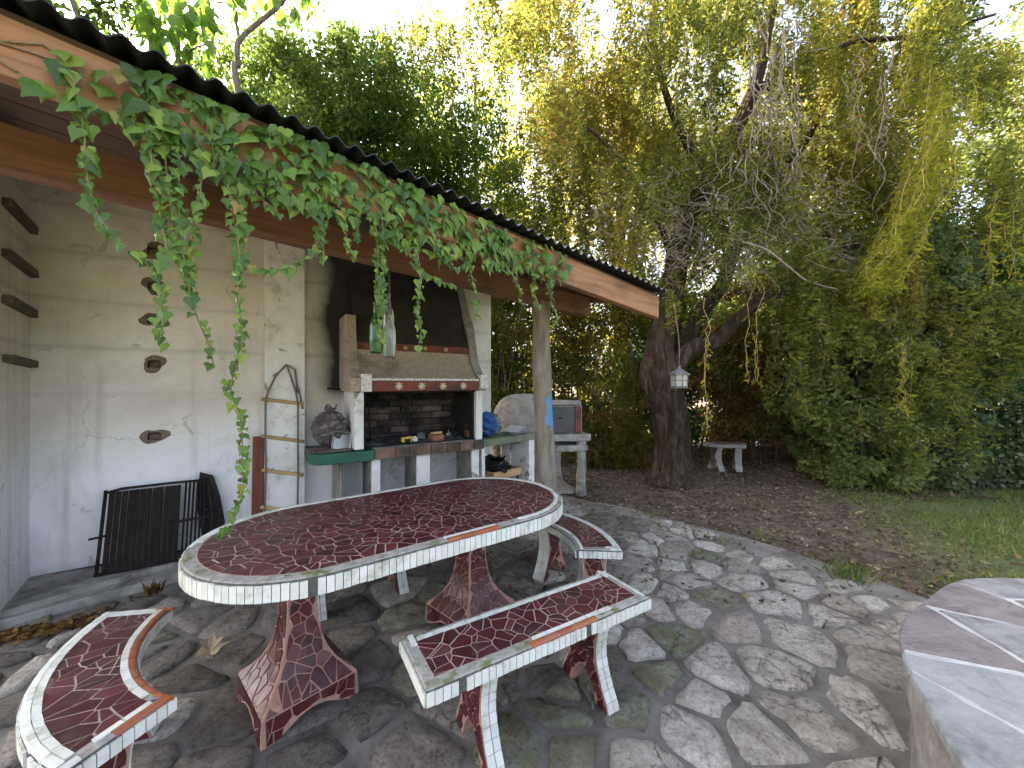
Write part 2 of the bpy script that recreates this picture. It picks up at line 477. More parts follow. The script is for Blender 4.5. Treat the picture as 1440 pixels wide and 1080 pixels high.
def bark(name, c0, c1, c2, vs=.25, sc=9, bst=.9, bd=.03, blue=False):
    m, ns, ls, bs = mat(name); c = coord(ns)
    mp = ns.new('ShaderNodeMapping'); mp.inputs['Scale'].default_value = (1, 1, vs); ls.new(c, mp.inputs[0])
    n = noise(ns, ls, sc, 9, .7, mp.outputs[0], .8)
    r = ramp(ns, [(.32, c0), (.5, c1), (.72, c2)]); ls.new(n.outputs[0], r.inputs[0]); col = r.outputs[0]
    if blue:   # a worn patch of blue paint on one side of the post
        sep = ns.new('ShaderNodeSeparateXYZ'); ls.new(c, sep.inputs[0])
        nn = noise(ns, ls, 16, 8, .75, c)
        zz = mth(ns, ls, 'ABSOLUTE', mth(ns, ls, 'SUBTRACT', sep.outputs[2], 1.27))
        a = mth(ns, ls, 'LESS_THAN', mth(ns, ls, 'ADD', zz, mth(ns, ls, 'MULTIPLY', nn.outputs[0], .34)), .305)
        b = mth(ns, ls, 'GREATER_THAN', mth(ns, ls, 'ADD', sep.outputs[0], mth(ns, ls, 'MULTIPLY', nn.outputs[0], .16)), .050)
        col = mix(ns, ls, mth(ns, ls, 'MULTIPLY', a, b), col, (.10, .25, .43))
    ls.new(col, bs.inputs['Base Color']); bs.inputs['Roughness'].default_value = .9
    bs.inputs['Specular IOR Level'].default_value = .2
    bump(ns, ls, bs, n.outputs[0], bst, bd)
    return m
M_bark = bark('rough willow bark', (.012, .008, .005), (.050, .035, .023), (.15, .11, .075), .22, 11, 1.0, .06)
M_barkgrey = bark('grey bark', (.07, .06, .05), (.16, .14, .115), (.27, .24, .20), .3, 14, .6, .015)
M_post = bark('peeled grey post', (.10, .085, .065), (.21, .18, .145), (.33, .29, .24), .2, 12, .6, .012, True)
M_twig = bark('pale dry twig', (.13, .105, .08), (.24, .20, .16), (.36, .32, .26), .3, 20, .3, .004)
M_twigdark = bark('brown twig', (.05, .035, .025), (.10, .075, .05), (.16, .12, .085), .3, 20, .3, .004)
M_vine = bark('vine stem', (.14, .10, .06), (.22, .17, .10), (.30, .25, .16), .3, 20, .3, .003)

# --- leaves: reflect and let light through; 'hue' differs from leaf to leaf
def leaf_mat(name, stops, trans=.45, rough=.45, by='attr', tcol=1.6, simple=True):
    m, ns, ls, bs = mat(name); simple = simple and by == 'attr'
    r = ramp(ns, stops)
    if by == 'attr':
        a = ns.new('ShaderNodeAttribute'); a.attribute_name = 'hue'; ls.new(a.outputs['Fac'], r.inputs[0])
    else:
        ls.new(rnd(ns), r.inputs[0])
    if simple:
        col = r.outputs[0]; ns.remove(bs); bs = ns.new('ShaderNodeBsdfDiffuse'); ls.new(col, bs.inputs['Color'])
    else:
        w = wpos(ns); n = noise(ns, ls, 25, 3, .6, w)
        col = mix(ns, ls, mth(ns, ls, 'MULTIPLY', n.outputs[0], .35), r.outputs[0], (.45, .5, .3), 'MULTIPLY')
        ls.new(col, bs.inputs['Base Color']); bs.inputs['Roughness'].default_value = rough
        bs.inputs['Specular IOR Level'].default_value = .35
    t = ns.new('ShaderNodeBsdfTranslucent')
    g = ns.new('ShaderNodeHueSaturation'); g.inputs['Value'].default_value = tcol; g.inputs['Hue'].default_value = .485; g.inputs['Saturation'].default_value = 1.05
    ls.new(col, g.inputs['Color']); ls.new(g.outputs[0], t.inputs['Color'])
    mx = ns.new('ShaderNodeMixShader'); mx.inputs[0].default_value = trans
    ls.new(bs.outputs[0], mx.inputs[1]); ls.new(t.outputs[0], mx.inputs[2])
    ls.new(mx.outputs[0], ns['Material Output'].inputs['Surface'])
    return m
IVY = [(0, (.045, .095, .018)), (.3, (.080, .155, .028)), (.6, (.115, .205, .036)), (.88, (.16, .26, .044)), (.97, (.24, .32, .05)), (1, (.28, .20, .06))]
M_ivy = leaf_mat('ivy leaf', IVY, .25, .38, 'rnd')
M_ivya = leaf_mat('ivy leaf mass', IVY, .25, .38, simple=False)
M_willow = leaf_mat('willow leaf', [(0, (.075, .100, .028)), (.4, (.145, .165, .038)), (.75, (.24, .23, .05)), (.93, (.32, .27, .06)), (1, (.27, .16, .06))], .6)
M_willowbright = leaf_mat('young willow leaf', [(0, (.13, .17, .028)), (.5, (.23, .25, .035)), (1, (.34, .31, .045))], .55)
M_hedge = leaf_mat('hedge leaf', [(0, (.065, .112, .052)), (.5, (.13, .195, .085)), (.85, (.20, .26, .11)), (1, (.27, .29, .10))], .3, .42, simple=False)
M_hedgepale = leaf_mat('pale hedge leaf', [(0, (.10, .14, .050)), (.5, (.17, .215, .070)), (.85, (.24, .265, .085)), (1, (.30, .27, .10))], .45)
M_ever = leaf_mat('evergreen leaf', [(0, (.045, .085, .025)), (.5, (.080, .135, .032)), (.85, (.15, .20, .04)), (1, (.25, .27, .05))], .5)
M_thicket = leaf_mat('thicket leaf', [(0, (.040, .065, .018)), (.4, (.085, .105, .025)), (.7, (.17, .15, .035)), (.9, (.22, .13, .04)), (1, (.15, .075, .035))], .5)
M_dryleaf = leaf_mat('dry brown leaf', [(0, (.080, .048, .025)), (.4, (.16, .095, .04)), (.75, (.26, .165, .065)), (1, (.36, .24, .09))], .5, .6)
M_litter = leaf_mat('fallen leaf', [(0, (.060, .044, .032)), (.5, (.13, .092, .060)), (.8, (.22, .155, .09)), (.95, (.32, .25, .13)), (1, (.38, .32, .19))], .1, .7)
M_grass = leaf_mat('grass blade', [(0, (.075, .120, .035)), (.5, (.135, .190, .055)), (.85, (.20, .24, .07)), (1, (.32, .28, .12))], .35)
M_bigleaf = leaf_mat('large soft leaf', [(0, (.10, .19, .035)), (.6, (.18, .28, .045)), (1, (.30, .36, .05))], .55, simple=False)

# --- ground, stones
def ground_mat():
    m, ns, ls, bs = mat('soil and turf'); w = wpos(ns)
    n = noise(ns, ls, 5, 10, .7, w); r = ramp(ns, [(.3, (.080, .062, .046)), (.55, (.175, .145, .112)), (.75, (.27, .235, .19))]); ls.new(n.outputs[0], r.inputs[0])
    sep = ns.new('ShaderNodeSeparateXYZ'); ls.new(w, sep.inputs[0])
    n2 = noise(ns, ls, 1.4, 6, .7, w)
    g = mth(ns, ls, 'ADD', mth(ns, ls, 'SUBTRACT', mth(ns, ls, 'SUBTRACT', sep.outputs[0], 1.2), mth(ns, ls, 'MULTIPLY', sep.outputs[1], .66)), mth(ns, ls, 'MULTIPLY', mth(ns, ls, 'SUBTRACT', n2.outputs[0], .5), 2.6))
    far = mth(ns, ls, 'LESS_THAN', sep.outputs[1], 5.2)
    gf = mth(ns, ls, 'MULTIPLY', mth(ns, ls, 'MULTIPLY', g, 1.2, True), far)
    col = mix(ns, ls, mth(ns, ls, 'MULTIPLY', gf, .75), r.outputs[0], (.14, .175, .065))
    ls.new(col, bs.inputs['Base Color']); bs.inputs['Roughness'].default_value = .95
    bs.inputs['Specular IOR Level'].default_value = .1
    b = noise(ns, ls, 40, 10, .75, w); bump(ns, ls, bs, b.outputs[0], .9, .03)
    return m
M_ground = ground_mat()
def mortar_mat():
    m, ns, ls, bs = mat('paving mortar'); w = wpos(ns)
    n = noise(ns, ls, 4, 10, .7, w); r = ramp(ns, [(.3, (.14, .126, .108)), (.5, (.27, .25, .222)), (.7, (.38, .357, .325))]); ls.new(n.outputs[0], r.inputs[0])
    n2 = noise(ns, ls, 1.6, 8, .7, w, .5); rr = ramp(ns, [(.52, (0, 0, 0)), (.66, (1, 1, 1))]); ls.new(n2.outputs[0], rr.inputs[0])
    col = mix(ns, ls, mth(ns, ls, 'MULTIPLY', rr.outputs[0], .6), r.outputs[0], (.050, .042, .030))
    ls.new(col, bs.inputs['Base Color']); bs.inputs['Roughness'].default_value = .92
    bs.inputs['Specular IOR Level'].default_value = .2
    b = noise(ns, ls, 22, 10, .8, w); bump(ns, ls, bs, b.outputs[0], 1.0, .03)
    return m
M_mortar = mortar_mat()
def stone_mat(name, stops, moss=.0, mosscol=(.16, .155, .065)):
    m, ns, ls, bs = mat(name); w = wpos(ns)
    r = ramp(ns, stops); ls.new(rnd(ns), r.inputs[0])
    n = noise(ns, ls, 7, 10, .72, w, .6); rr = ramp(ns, [(.3, (.42, .40, .37)), (.5, (.85, .84, .82)), (.68, (1.15, 1.15, 1.15))]); ls.new(n.outputs[0], rr.inputs[0])
    col = mix(ns, ls, 1.0, r.outputs[0], rr.outputs[0], 'MULTIPLY')
    # fine fissures
    vo = ns.new('ShaderNodeTexVoronoi'); vo.feature = 'DISTANCE_TO_EDGE'; vo.inputs['Scale'].default_value = 8
    nd = noise(ns, ls, 5, 8, .75, w); va = ns.new('ShaderNodeVectorMath'); va.operation = 'ADD'; ls.new(w, va.inputs[0])
    sc = ns.new('ShaderNodeVectorMath'); sc.operation = 'SCALE'; ls.new(nd.outputs['Color'], sc.inputs[0]); sc.inputs['Scale'].default_value = .22
    ls.new(sc.outputs[0], va.inputs[1]); ls.new(va.outputs[0], vo.inputs['Vector'])
    rf = ramp(ns, [(0, (1, 1, 1)), (.014, (0, 0, 0))]); ls.new(vo.outputs['Distance'], rf.inputs[0])
    msk = noise(ns, ls, 2.3, 3, .5, w)
    fis = mth(ns, ls, 'MULTIPLY', rf.outputs[0], mth(ns, ls, 'GREATER_THAN', msk.outputs[0], .56))
    sp1 = noise(ns, ls, 45, 8, .75, w); spr = ramp(ns, [(.34, (.22, .20, .17)), (.46, (.85, .84, .82)), (.6, (1.08, 1.08, 1.08)), (.75, (1.25, 1.25, 1.25))]); ls.new(sp1.outputs[0], spr.inputs[0])
    col = mix(ns, ls, .8, col, spr.outputs[0], 'MULTIPLY')
    col = mix(ns, ls, mth(ns, ls, 'MULTIPLY', fis, .6), col, (.05, .045, .035))
    if moss:
        n2 = noise(ns, ls, 5.5, 8, .7, w, .4); rm = ramp(ns, [(.42, (0, 0, 0)), (.60, (1, 1, 1))]); ls.new(n2.outputs[0], rm.inputs[0])
        col = mix(ns, ls, mth(ns, ls, 'MULTIPLY', rm.outputs[0], moss), col, mosscol)
    ls.new(col, bs.inputs['Base Color']); bs.inputs['Roughness'].default_value = .88
    bs.inputs['Specular IOR Level'].default_value = .25
    b = noise(ns, ls, 18, 10, .75, w, .5)
    bump(ns, ls, bs, mth(ns, ls, 'SUBTRACT', b.outputs[0], mth(ns, ls, 'MULTIPLY', fis, .7)), 1.0, .03)
    return m
M_stone = stone_mat('pale paving stone', [(0, (.38, .345, .30)), (.3, (.52, .48, .425)), (.65, (.66, .62, .565)), (1, (.47, .405, .35))])
M_stoneshade = stone_mat('grey brown shaded paving stone', [(0, (.18, .16, .138)), (.5, (.26, .234, .205)), (1, (.36, .32, .28))])  # grey brown of its own, with roof and table shade darkened into the colour
M_stonemoss = stone_mat('mossy paving stone', [(0, (.25, .25, .20)), (1, (.40, .39, .32))], .7)
def slab_mat(name, c0, c1, ax=(1, 6, 1)):
    m, ns, ls, bs = mat(name); w = wpos(ns)
    mp = ns.new('ShaderNodeMapping'); mp.inputs['Scale'].default_value = ax; mp.inputs['Rotation'].default_value = (0, 0, .5); ls.new(w, mp.inputs[0])
    n = noise(ns, ls, 3.0, 10, .7, mp.outputs[0], .5); r = ramp(ns, [(.3, c0), (.7, c1)]); ls.new(n.outputs[0], r.inputs[0])
    n2 = noise(ns, ls, 60, 8, .7, w); n4 = noise(ns, ls, 6, 10, .75, w, .5); r4 = ramp(ns, [(.35, (.55, .54, .52)), (.55, (1, 1, 1))]); ls.new(n4.outputs[0], r4.inputs[0])
    col = mix(ns, ls, 1.0, r.outputs[0], r4.outputs[0], 'MULTIPLY')
    col = mix(ns, ls, mth(ns, ls, 'MULTIPLY', n2.outputs[0], .5), col, (.45, .45, .45), 'MULTIPLY')
    ls.new(col, bs.inputs['Base Color']); bs.inputs['Roughness'].default_value = .8
    b = noise(ns, ls, 9, 12, .78, mp.outputs[0]); bump(ns, ls, bs, b.outputs[0], 1.0, .03)
    return m
M_slabpurple = slab_mat('mauve flagstone', (.30, .255, .25), (.46, .41, .405))
M_slabteal = slab_mat('blue grey flagstone', (.36, .40, .405), (.54, .575, .58), (1, 2, 1))
M_slabgrey = slab_mat('pale grey flagstone', (.38, .38, .39), (.54, .53, .54))
M_slabmortar = speckled('white mortar', [(.3, (.34, .35, .345)), (.7, (.52, .53, .525))], 10, .9, 40, .6, .008)

# --- metal, glass, plastic
def plain(name, col, rough=.5, metal=0.0, trans=0.0, alpha=1.0, ns_scale=20, var=.3, bst=.2):
    m, ns, ls, bs = mat(name); c = coord(ns)
    n = noise(ns, ls, ns_scale, 6, .65, c)
    col2 = tuple(x * (1 - var) for x in col)
    r = ramp(ns, [(.3, col2), (.7, col)]); ls.new(n.outputs[0], r.inputs[0])
    ls.new(r.outputs[0], bs.inputs['Base Color']); bs.inputs['Roughness'].default_value = rough; bs.inputs['Metallic'].default_value = metal
    bs.inputs['Transmission Weight'].default_value = trans; bs.inputs['Alpha'].default_value = alpha
    if bst: bump(ns, ls, bs, n.outputs[0], bst, .004)
    return m
M_sheet = plain('dark corrugated sheet', (.030, .034, .035), .6, .3, ns_scale=6)
M_iron = plain('rusty black iron', (.022, .017, .014), .75, .4, ns_scale=30, var=.5, bst=.4)
M_ironrust = plain('rusted channel iron', (.034, .023, .018), .8, .3, ns_scale=18, var=.6, bst=.4)
M_rope = plain('grey rope', (.20, .175, .14), .9, ns_scale=120, bst=.8)
M_glassgreen = plain('green bottle glass', (.10, .45, .14), .05, trans=.9, var=.1, bst=0)
M_glassclear = plain('clear bottle glass', (.86, .90, .86), .06, trans=.92, var=.05, bst=0)
M_wire = plain('wire', (.20, .18, .15), .6, .5)
M_bagdark = plain('smoky plastic bag', (.12, .10, .10), .22, ns_scale=5, var=.4, bst=.3)
M_bagblue = plain('blue plastic bag', (.05, .16, .42), .3, ns_scale=4, var=.5, bst=.3)
M_bagclear = plain('clear dirty plastic', (.30, .31, .31), .2, ns_scale=6, var=.5, bst=.3)
M_bagblack = plain('black plastic bag', (.012, .012, .013), .35, ns_scale=5, bst=.3)
M_foil = plain('dull aluminium', (.34, .34, .32), .38, .8, ns_scale=8, var=.2)
M_yellow = plain('yellow packet', (.65, .46, .02), .4, ns_scale=9, var=.2)
M_paper = plain('printed paper', (.62, .62, .62), .8, ns_scale=40, var=.35)
M_cream = plain('cream enamel', (.72, .64, .42), .5)
M_ash = speckled('ash and charcoal', [(.35, (.015, .015, .016)), (.5, (.06, .062, .068)), (.72, (.26, .27, .29))], 25, .95, 60, .9, .02)
M_char = plain('charcoal', (.012, .012, .012), .9, ns_scale=30, bst=.8)
M_doormetal = plain('grey oven door', (.085, .082, .078), .6, .3, ns_scale=10)
M_lampmetal = plain('tarnished tin', (.22, .22, .21), .5, .7, ns_scale=25)
M_lampglass = plain('lantern glass', (.75, .75, .72), .2, trans=.5, var=.1, bst=0)
M_clay = speckled('lime washed clay', [(.3, (.19, .175, .155)), (.55, (.32, .30, .27)), (.75, (.43, .41, .375))], 5, .92, 25, .5, .012, (.15, .13, .11), 2.5, (.55, .7))
M_brick = speckled('sooty firebrick', [(.3, (.045, .035, .030)), (.6, (.13, .095, .078)), (.8, (.24, .19, .16))], 5, .95, 40, .5, .006, (.012, .011, .010), 1.8, (.46, .64), 'World', .45)
M_brickred = speckled('red brick', [(.3, (.22, .085, .05)), (.7, (.34, .15, .09))], 12, .92, 50, .5, .006, None, 2, (.5, .6), 'Object', .2)
M_patch = speckled('brown cement patch', [(.3, (.12, .09, .065)), (.7, (.24, .19, .14))], 14, .95, 50, .8, .01)
M_drytan = plain('dry tan leaf', (.42, .33, .20), .8, ns_scale=60, var=.45)
M_breast = speckled('smoke darkened breast', [(.3, (.020, .018, .017)), (.7, (.055, .048, .044))], 3, .95, 30, .4, .008)
M_facing = speckled('stained facing tile', [(.3, (.09, .055, .04)), (.55, (.17, .10, .07)), (.8, (.26, .18, .13))], 7, .85, 40, .5, .006, (.06, .055, .045), 5, (.48, .62), 'Object', .35)
M_joint = speckled('dark tile joint', [(.3, (.05, .05, .045)), (.7, (.14, .14, .12))], 30, .9, 70, .3, .003)
# ------------------------------------------------------------------ the setting: ground and paving
def structure(o): o['kind'] = 'structure'; return o
gv = []; gf = []
gx = np.concatenate([np.linspace(-160, -14, 8), np.linspace(-12, 14, 53), np.linspace(16, 160, 8)])
gy = np.concatenate([np.linspace(-160, -4, 8), np.linspace(-3, 14, 35), np.linspace(16, 200, 10)])
for y in gy:
    for x in gx:
        near = 1 if (-12 <= x <= 14 and -3 <= y <= 14) else 0
        gv.append((x, y, -.045 + (near * .012 * math.sin(x * 2.1 + y * 1.3) * math.sin(y * 1.7 - x * .8))))
nx = len(gx)
gf = [(j * nx + i, j * nx + i + 1, (j + 1) * nx + i + 1, (j + 1) * nx + i) for j in range(len(gy) - 1) for i in range(nx - 1)]
structure(link('ground', new_mesh('ground', gv, gf, M_ground, smooth=True)))

# outline of the stone terrace: its right-hand edge comes from the photograph, the rest runs under and behind the camera
edge_px = [(815, 700), (880, 712), (960, 733), (1040, 752), (1110, 772), (1160, 790), (1215, 806), (1255, 822), (1300, 838), (1380, 880)]
EDGE = [tuple(on_level(u, v)[:2]) for u, v in edge_px]
TERR = [(-4.6, -1.2), (3.6, -1.2), (3.5, 1.9)] + [(x, y) for x, y in EDGE[::-1]] + [(.55, 5.6), (-.4, 6.0), (-2.6, 4.6), (-4.6, 3.2)]
tv, tf = [], []
tb = MB()
def ring_noise(p, k): return math.sin(p[0] * 7.3 + k) * .012 + math.sin(p[1] * 9.1 - k) * .012
dense = []
for i in range(len(TERR)):
    a = TERR[i]; b = TERR[(i + 1) % len(TERR)]
    L = math.hypot(b[0] - a[0], b[1] - a[1]); n = max(1, int(L / .12))
    for k in range(n):
        t = k / n; p = (a[0] + (b[0] - a[0]) * t, a[1] + (b[1] - a[1]) * t)
        dense.append((p[0] + ring_noise(p, i), p[1] + ring_noise(p, i * 2)))
tb.prism(dense, 'z', -.12, -.016)
terrace = structure(tb.build('stone_terrace', M_mortar))

# crazy paving: every stone its own piece
def round_poly(poly, it=1):
    for _ in range(it):
        q = []
        for i in range(len(poly)):
            a = poly[i]; b = poly[(i + 1) % len(poly)]
            q += [(a[0] * .88 + b[0] * .12, a[1] * .88 + b[1] * .12), (a[0] * .5 + b[0] * .5 + random.uniform(-.014, .014), a[1] * .5 + b[1] * .5 + random.uniform(-.014, .014)), (a[0] * .12 + b[0] * .88, a[1] * .12 + b[1] * .88)]
        poly = q
    return poly
VIS = [(-3.55, 2.35), (-2.6, 1.05), (-1.5, .82), (1.5, .82), (2.75, 1.9), (3.0, 2.6), (2.1, 4.1), (1.0, 5.2), (.2, 5.35), (-1.2, 4.3), (-2.75, 3.1)]
st_sites = []
random.seed(21)
tries = 0
while len(st_sites) < 285 and tries < 60000:
    tries += 1
    p = (random.uniform(-3.6, 3.0), random.uniform(.7, 5.4))
    if not inside(p, VIS): continue
    rmin = .15 + .11 * (math.sin(p[0] * 2.3 + 1) * math.sin(p[1] * 1.9 + .5) + 1) / 2 + random.uniform(-.03, .09)
    if all(math.hypot(p[0] - q[0], (p[1] - q[1])) > rmin for q in st_sites): st_sites.append(p)
def plat_dist(p): return math.hypot(p[0] - 2.71, p[1] - .53)
BIG = [(-5, -.5), (4, -.5), (4, 6), (-5, 6)]
nst = 0
for i, poly in cells(st_sites, BIG, .036, 20, .6):
    cx = sum(p[0] for p in poly) / len(poly); cy = sum(p[1] for p in poly) / len(poly)
    poly = [(cx + max(-.26, min(.26, p[0] - cx)), cy + max(-.26, min(.26, p[1] - cy))) for p in poly]
    if not inside((cx, cy), VIS) or not all(inside(p, TERR) for p in poly): continue
    if plat_dist((cx, cy)) < 1.50: continue
    if (cx - -3.53) * .535 + (cy - 2.816) * -.845 < .42 and cx < -1.4: continue
    poly = round_poly(poly, 1)
    poly = [(p[0] + random.uniform(-.009, .009), p[1] + random.uniform(-.009, .009)) for p in poly]
    n = len(poly); zt = random.uniform(-.008, .011)
    if poly_area(poly) < .004: continue
    vs = [(p[0] - cx, p[1] - cy, -.05) for p in poly]
    vs += [((p[0] - cx) * .975, (p[1] - cy) * .975, zt - .012 + random.uniform(-.005, .004)) for p in poly]
    vs += [((p[0] - cx) * .87, (p[1] - cy) * .90, zt + random.uniform(-.004, .004)) for p in poly]
    vs += [((p[0] - cx) * .5, (p[1] - cy) * .5, zt + random.uniform(-.005, .007)) for p in poly]
    vs.append((0, 0, zt + .003))
    fs = []
    for r in range(3): fs += [(r * n + k, r * n + (k + 1) % n, (r + 1) * n + (k + 1) % n, (r + 1) * n + k) for k in range(n)]
    fs += [(3 * n + k, 3 * n + (k + 1) % n, 4 * n) for k in range(n)]
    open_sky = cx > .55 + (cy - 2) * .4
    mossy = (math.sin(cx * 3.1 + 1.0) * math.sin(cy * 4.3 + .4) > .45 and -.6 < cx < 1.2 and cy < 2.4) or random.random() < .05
    mm = M_stonemoss if mossy else (M_stone if (open_sky or random.random() < .25) else M_stoneshade)  # darker stones away from open sky: shade is put into their colour
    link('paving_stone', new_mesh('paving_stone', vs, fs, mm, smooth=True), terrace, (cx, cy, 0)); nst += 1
print('paving stones', nst)

# ------------------------------------------------------------------ the shelter: frame with x along the back wall, -y towards the terrace
CORNER = on_level(42, 809, .1); CORNER[2] = 0
W_ANG = math.atan2(.535, .845)
WA = np.array([math.cos(W_ANG), math.sin(W_ANG), 0]); WN = np.array([WA[1], -WA[0], 0])
shelter = thing('garden_shelter', 'open garden shelter with stained white walls and corrugated roof hung with ivy', 'shelter', CORNER, W_ANG)
M_SH = Matrix.Translation(Vector(CORNER)) @ Matrix.Rotation(W_ANG, 4, 'Z')
M_SHI = M_SH.inverted()
def toS(p): return M_SHI @ Vector([float(c) for c in p])
def wallpt(u, v, off=0.0): return toS(on_plane(u, v, CORNER + WN * off, WN))

# roof geometry
FD = unit(np.array([(1380 - 720) / FPX, 1.0, 0])); FN = np.array([FD[1], -FD[0], 0])     # along the eaves, and outwards
F0 = at_depth(0, 103, 1.06); F1 = at_depth(926, 447, 1.06 * 1380 / (1380 - 926))
FLEN = np.dot(F1 - F0, FD); FSL = (F1[2] - F0[2]) / FLEN
def eave(s, z=0.0, out=0.0):
    p = F0 + FD * s + FN * out; p[2] = F0[2] + FSL * s + z; return p
FH0, FH1 = .166, .178
def froof(s, back, dz=0.0):     # point of the roof underside, back metres behind the fascia front
    p = F0 + FD * s - FN * back
    h = FH0 + (FH1 - FH0) * max(0, min(1, s / FLEN))
    p[2] = F0[2] + FSL * s + h + .012 + .20 * back + dz; return p
def s_back(p): d = np.array(p) - F0; return float(np.dot(d, FD)), float(-np.dot(d, FN))
def roof_z(p): s, b = s_back(p); return float(froof(s, b)[2])
def eave_pt(u, v, out=0.0): return on_plane(u, v, F0 + FN * out, FN)

# back wall with five knocked-out holes
holes = [(.665, 2.60, .10, .10), (.657, 2.308, .13, .12), (.661, 2.027, .13, .12), (.692, 1.665, .13, .10), (.696, 1.07, .12, .11)]
hx0, hx1 = .636, .722
xs = [-.18, hx0, hx1, 1.6, 2.4, 3.2, 3.86]
zs = sorted({0.0} | {round(h[1] - .033, 3) for h in holes} | {round(h[1] + .033, 3) for h in holes} | {2.68})
wb = MB()
def wtop(x): return roof_z(CORNER + WA * x) - .02
def wz(x, k): return zs[k] if k < len(zs) else wtop(x)
hk = {zs.index(round(h[1] - .033, 3)) for h in holes}
for i in range(len(xs) - 1):
    for k in range(len(zs)):
        a, b = xs[i], xs[i + 1]
        q = [(a, 0, wz(a, k)), (b, 0, wz(b, k)), (b, 0, wz(b, k + 1)), (a, 0, wz(a, k + 1))]
        if i == 1 and k in hk:
            r = [(p[0], .07, p[2]) for p in q]
            wb.add(q + r, [(0, 1, 5, 4), (1, 2, 6, 5), (2, 3, 7, 6), (3, 0, 4, 7), (4, 5, 6, 7)], 1)
        else:
            wb.add(q, [(0, 1, 2, 3)])
n = len(xs)
top = [(x, 0, wtop(x)) for x in xs]
wb.add([(-.18, 0, 0), (-.18, .16, 0), (-.18, .16, wtop(-.18)), (-.18, 0, wtop(-.18))], [(0, 3, 2, 1)])
wb.add([(3.86, 0, 0), (3.86, .16, 0), (3.86, .16, wtop(3.86)), (3.86, 0, wtop(3.86))], [(0, 1, 2, 3)])
wb.add([(-.18, .16, 0), (3.86, .16, 0), (3.86, .16, wtop(3.86)), (-.18, .16, wtop(-.18))], [(3, 2, 1, 0)])
wb.add([(-.18, 0, wtop(-.18)), (3.86, 0, wtop(3.86)), (3.86, .16, wtop(3.86)), (-.18, .16, wtop(-.18))], [(0, 1, 2, 3)])
back_wall = wb.build('back_wall', [M_plaster, M_patch], shelter)
for (hx, hz, w, h) in holes:      # crumbled cement rim and a broken brick in each hole
    pts = []
    for k in range(18):
        a = 2 * PI * k / 18; r = random.uniform(.068, .082) * (1 + .22 * math.sin(a * 2 + hz * 7) + .12 * math.sin(a * 3 - hz * 11))
        pts.append((.678 + math.cos(a) * r * 1.04, hz + math.sin(a) * r * .86))
    inner = [(hx0 + .004, hz - .046), (hx1 - .004, hz - .046), (hx1 - .004, hz + .046), (hx0 + .004, hz + .046)]
    vs = [(p[0], -.003, p[1]) for p in pts]; ins = []
    for k in range(18):
        a = 2 * PI * k / 18; m_ = max(abs(math.cos(a)) / (.041), abs(math.sin(a)) / .031)
        ins.append((.679 + math.cos(a) / m_, -.008, hz + math.sin(a) / m_))
    link('cement_rim', new_mesh('cement_rim', vs + ins, [(k, (k + 1) % 18, 18 + (k + 1) % 18, 18 + k) for k in range(18)], M_patch), back_wall)
    MB().bar((.645, .038, hz - .008), (.712, .038, hz + random.uniform(-.006, .004)), .05, .044, jit=.005).build('brick', M_facing, back_wall)

# left side wall with four old battens let into it
SW = toS((-3.13, 2.335, 0)); sdirn = Vector((SW.x, SW.y, 0)).normalized(); snrm = Vector((-sdirn.y, sdirn.x, 0))
sw = MB(); e0 = Vector((0, 0, 0)); e1 = Vector((SW.x, SW.y, 0))
o0 = e0 - snrm * .0; 
if snrm.x < 0: snrm = -snrm
q0 = [e0 + sdirn * .0, e1, e1 - snrm * .16, e0 - snrm * .16]
wtopS = lambda p: roof_z(np.array(M_SH @ Vector(p))) - .02
sw.add([(p.x, p.y, 0) for p in q0] + [(p.x, p.y, wtopS(p)) for p in q0],
       [(0, 3, 2, 1), (4, 5, 6, 7), (0, 1, 5, 4), (1, 2, 6, 5), (2, 3, 7, 6), (3, 0, 4, 7)])
sw.build('side_wall', [M_plaster], shelter)
side_n = np.array(M_SH.to_3x3() @ snrm); side_p = CORNER
for (u0, v0, u1, v1) in [(2, 284, 43, 323), (2, 357, 43, 383), (2, 423, 44, 440), (3, 506, 46, 511)]:
    a = toS(on_plane(u0, v0, side_p, side_n)); b = toS(on_plane(u1, v1, side_p, side_n)); zc = (a.z + b.z) / 2; a.z = zc + .01; b.z = zc - .01
    MB().bar(a + snrm * .02, b + snrm * .02, .045, .05, jit=.004).build('wooden_batten', M_batten, shelter)

# pilaster in front of the back wall
pb = MB(); pw = [(1.445, -.10), (1.77, -.10), (1.77, .005), (1.445, .005)]
pb.add([(x, y, 0) for x, y in pw] + [(x, y, wtop(x) - .01) for x, y in pw], [(0, 3, 2, 1), (4, 5, 6, 7), (0, 1, 5, 4), (1, 2, 6, 5), (2, 3, 7, 6), (3, 0, 4, 7)])
pb.build('pilaster', M_white, shelter, bevel=.006)

# low concrete step along the wall, chipped in front
stp = []
sa, sb = on_level(0, 858, .1), on_level(196, 802, .1)
dA = (sb - sa) / np.linalg.norm(sb - sa)
front = [sa - dA * .5] + [sa + dA * t for t in np.linspace(0, 1.55, 22)]
ring = [toS(p + np.array([random.uniform(-.012, .012), random.uniform(-.012, .012), 0])) for p in front]
endp = ring[-1]
poly = [(p.x, p.y) for p in ring] + [(1.44, -.10), (1.44, -.002), (.0, -.002), (-.02, -.002), (ring[0].x, -.02)]
sm = MB().prism(poly, 'z', -.02, .09); sm.build('step', M_conc, shelter, bevel=.008)
ka, kb = on_level(0, 884, 0), on_level(262, 812, 0); kd = (kb - ka) / np.linalg.norm(kb - ka); kn = np.array([-kd[1], kd[0], 0])
kr = [ka + kd * t + kn * random.uniform(-.012, .012) for t in np.linspace(-.5, 1.05, 20)] + [ka + kd * t + kn * .2 for t in np.linspace(1.05, -.5, 8)]
kr = [toS(p) for p in kr]
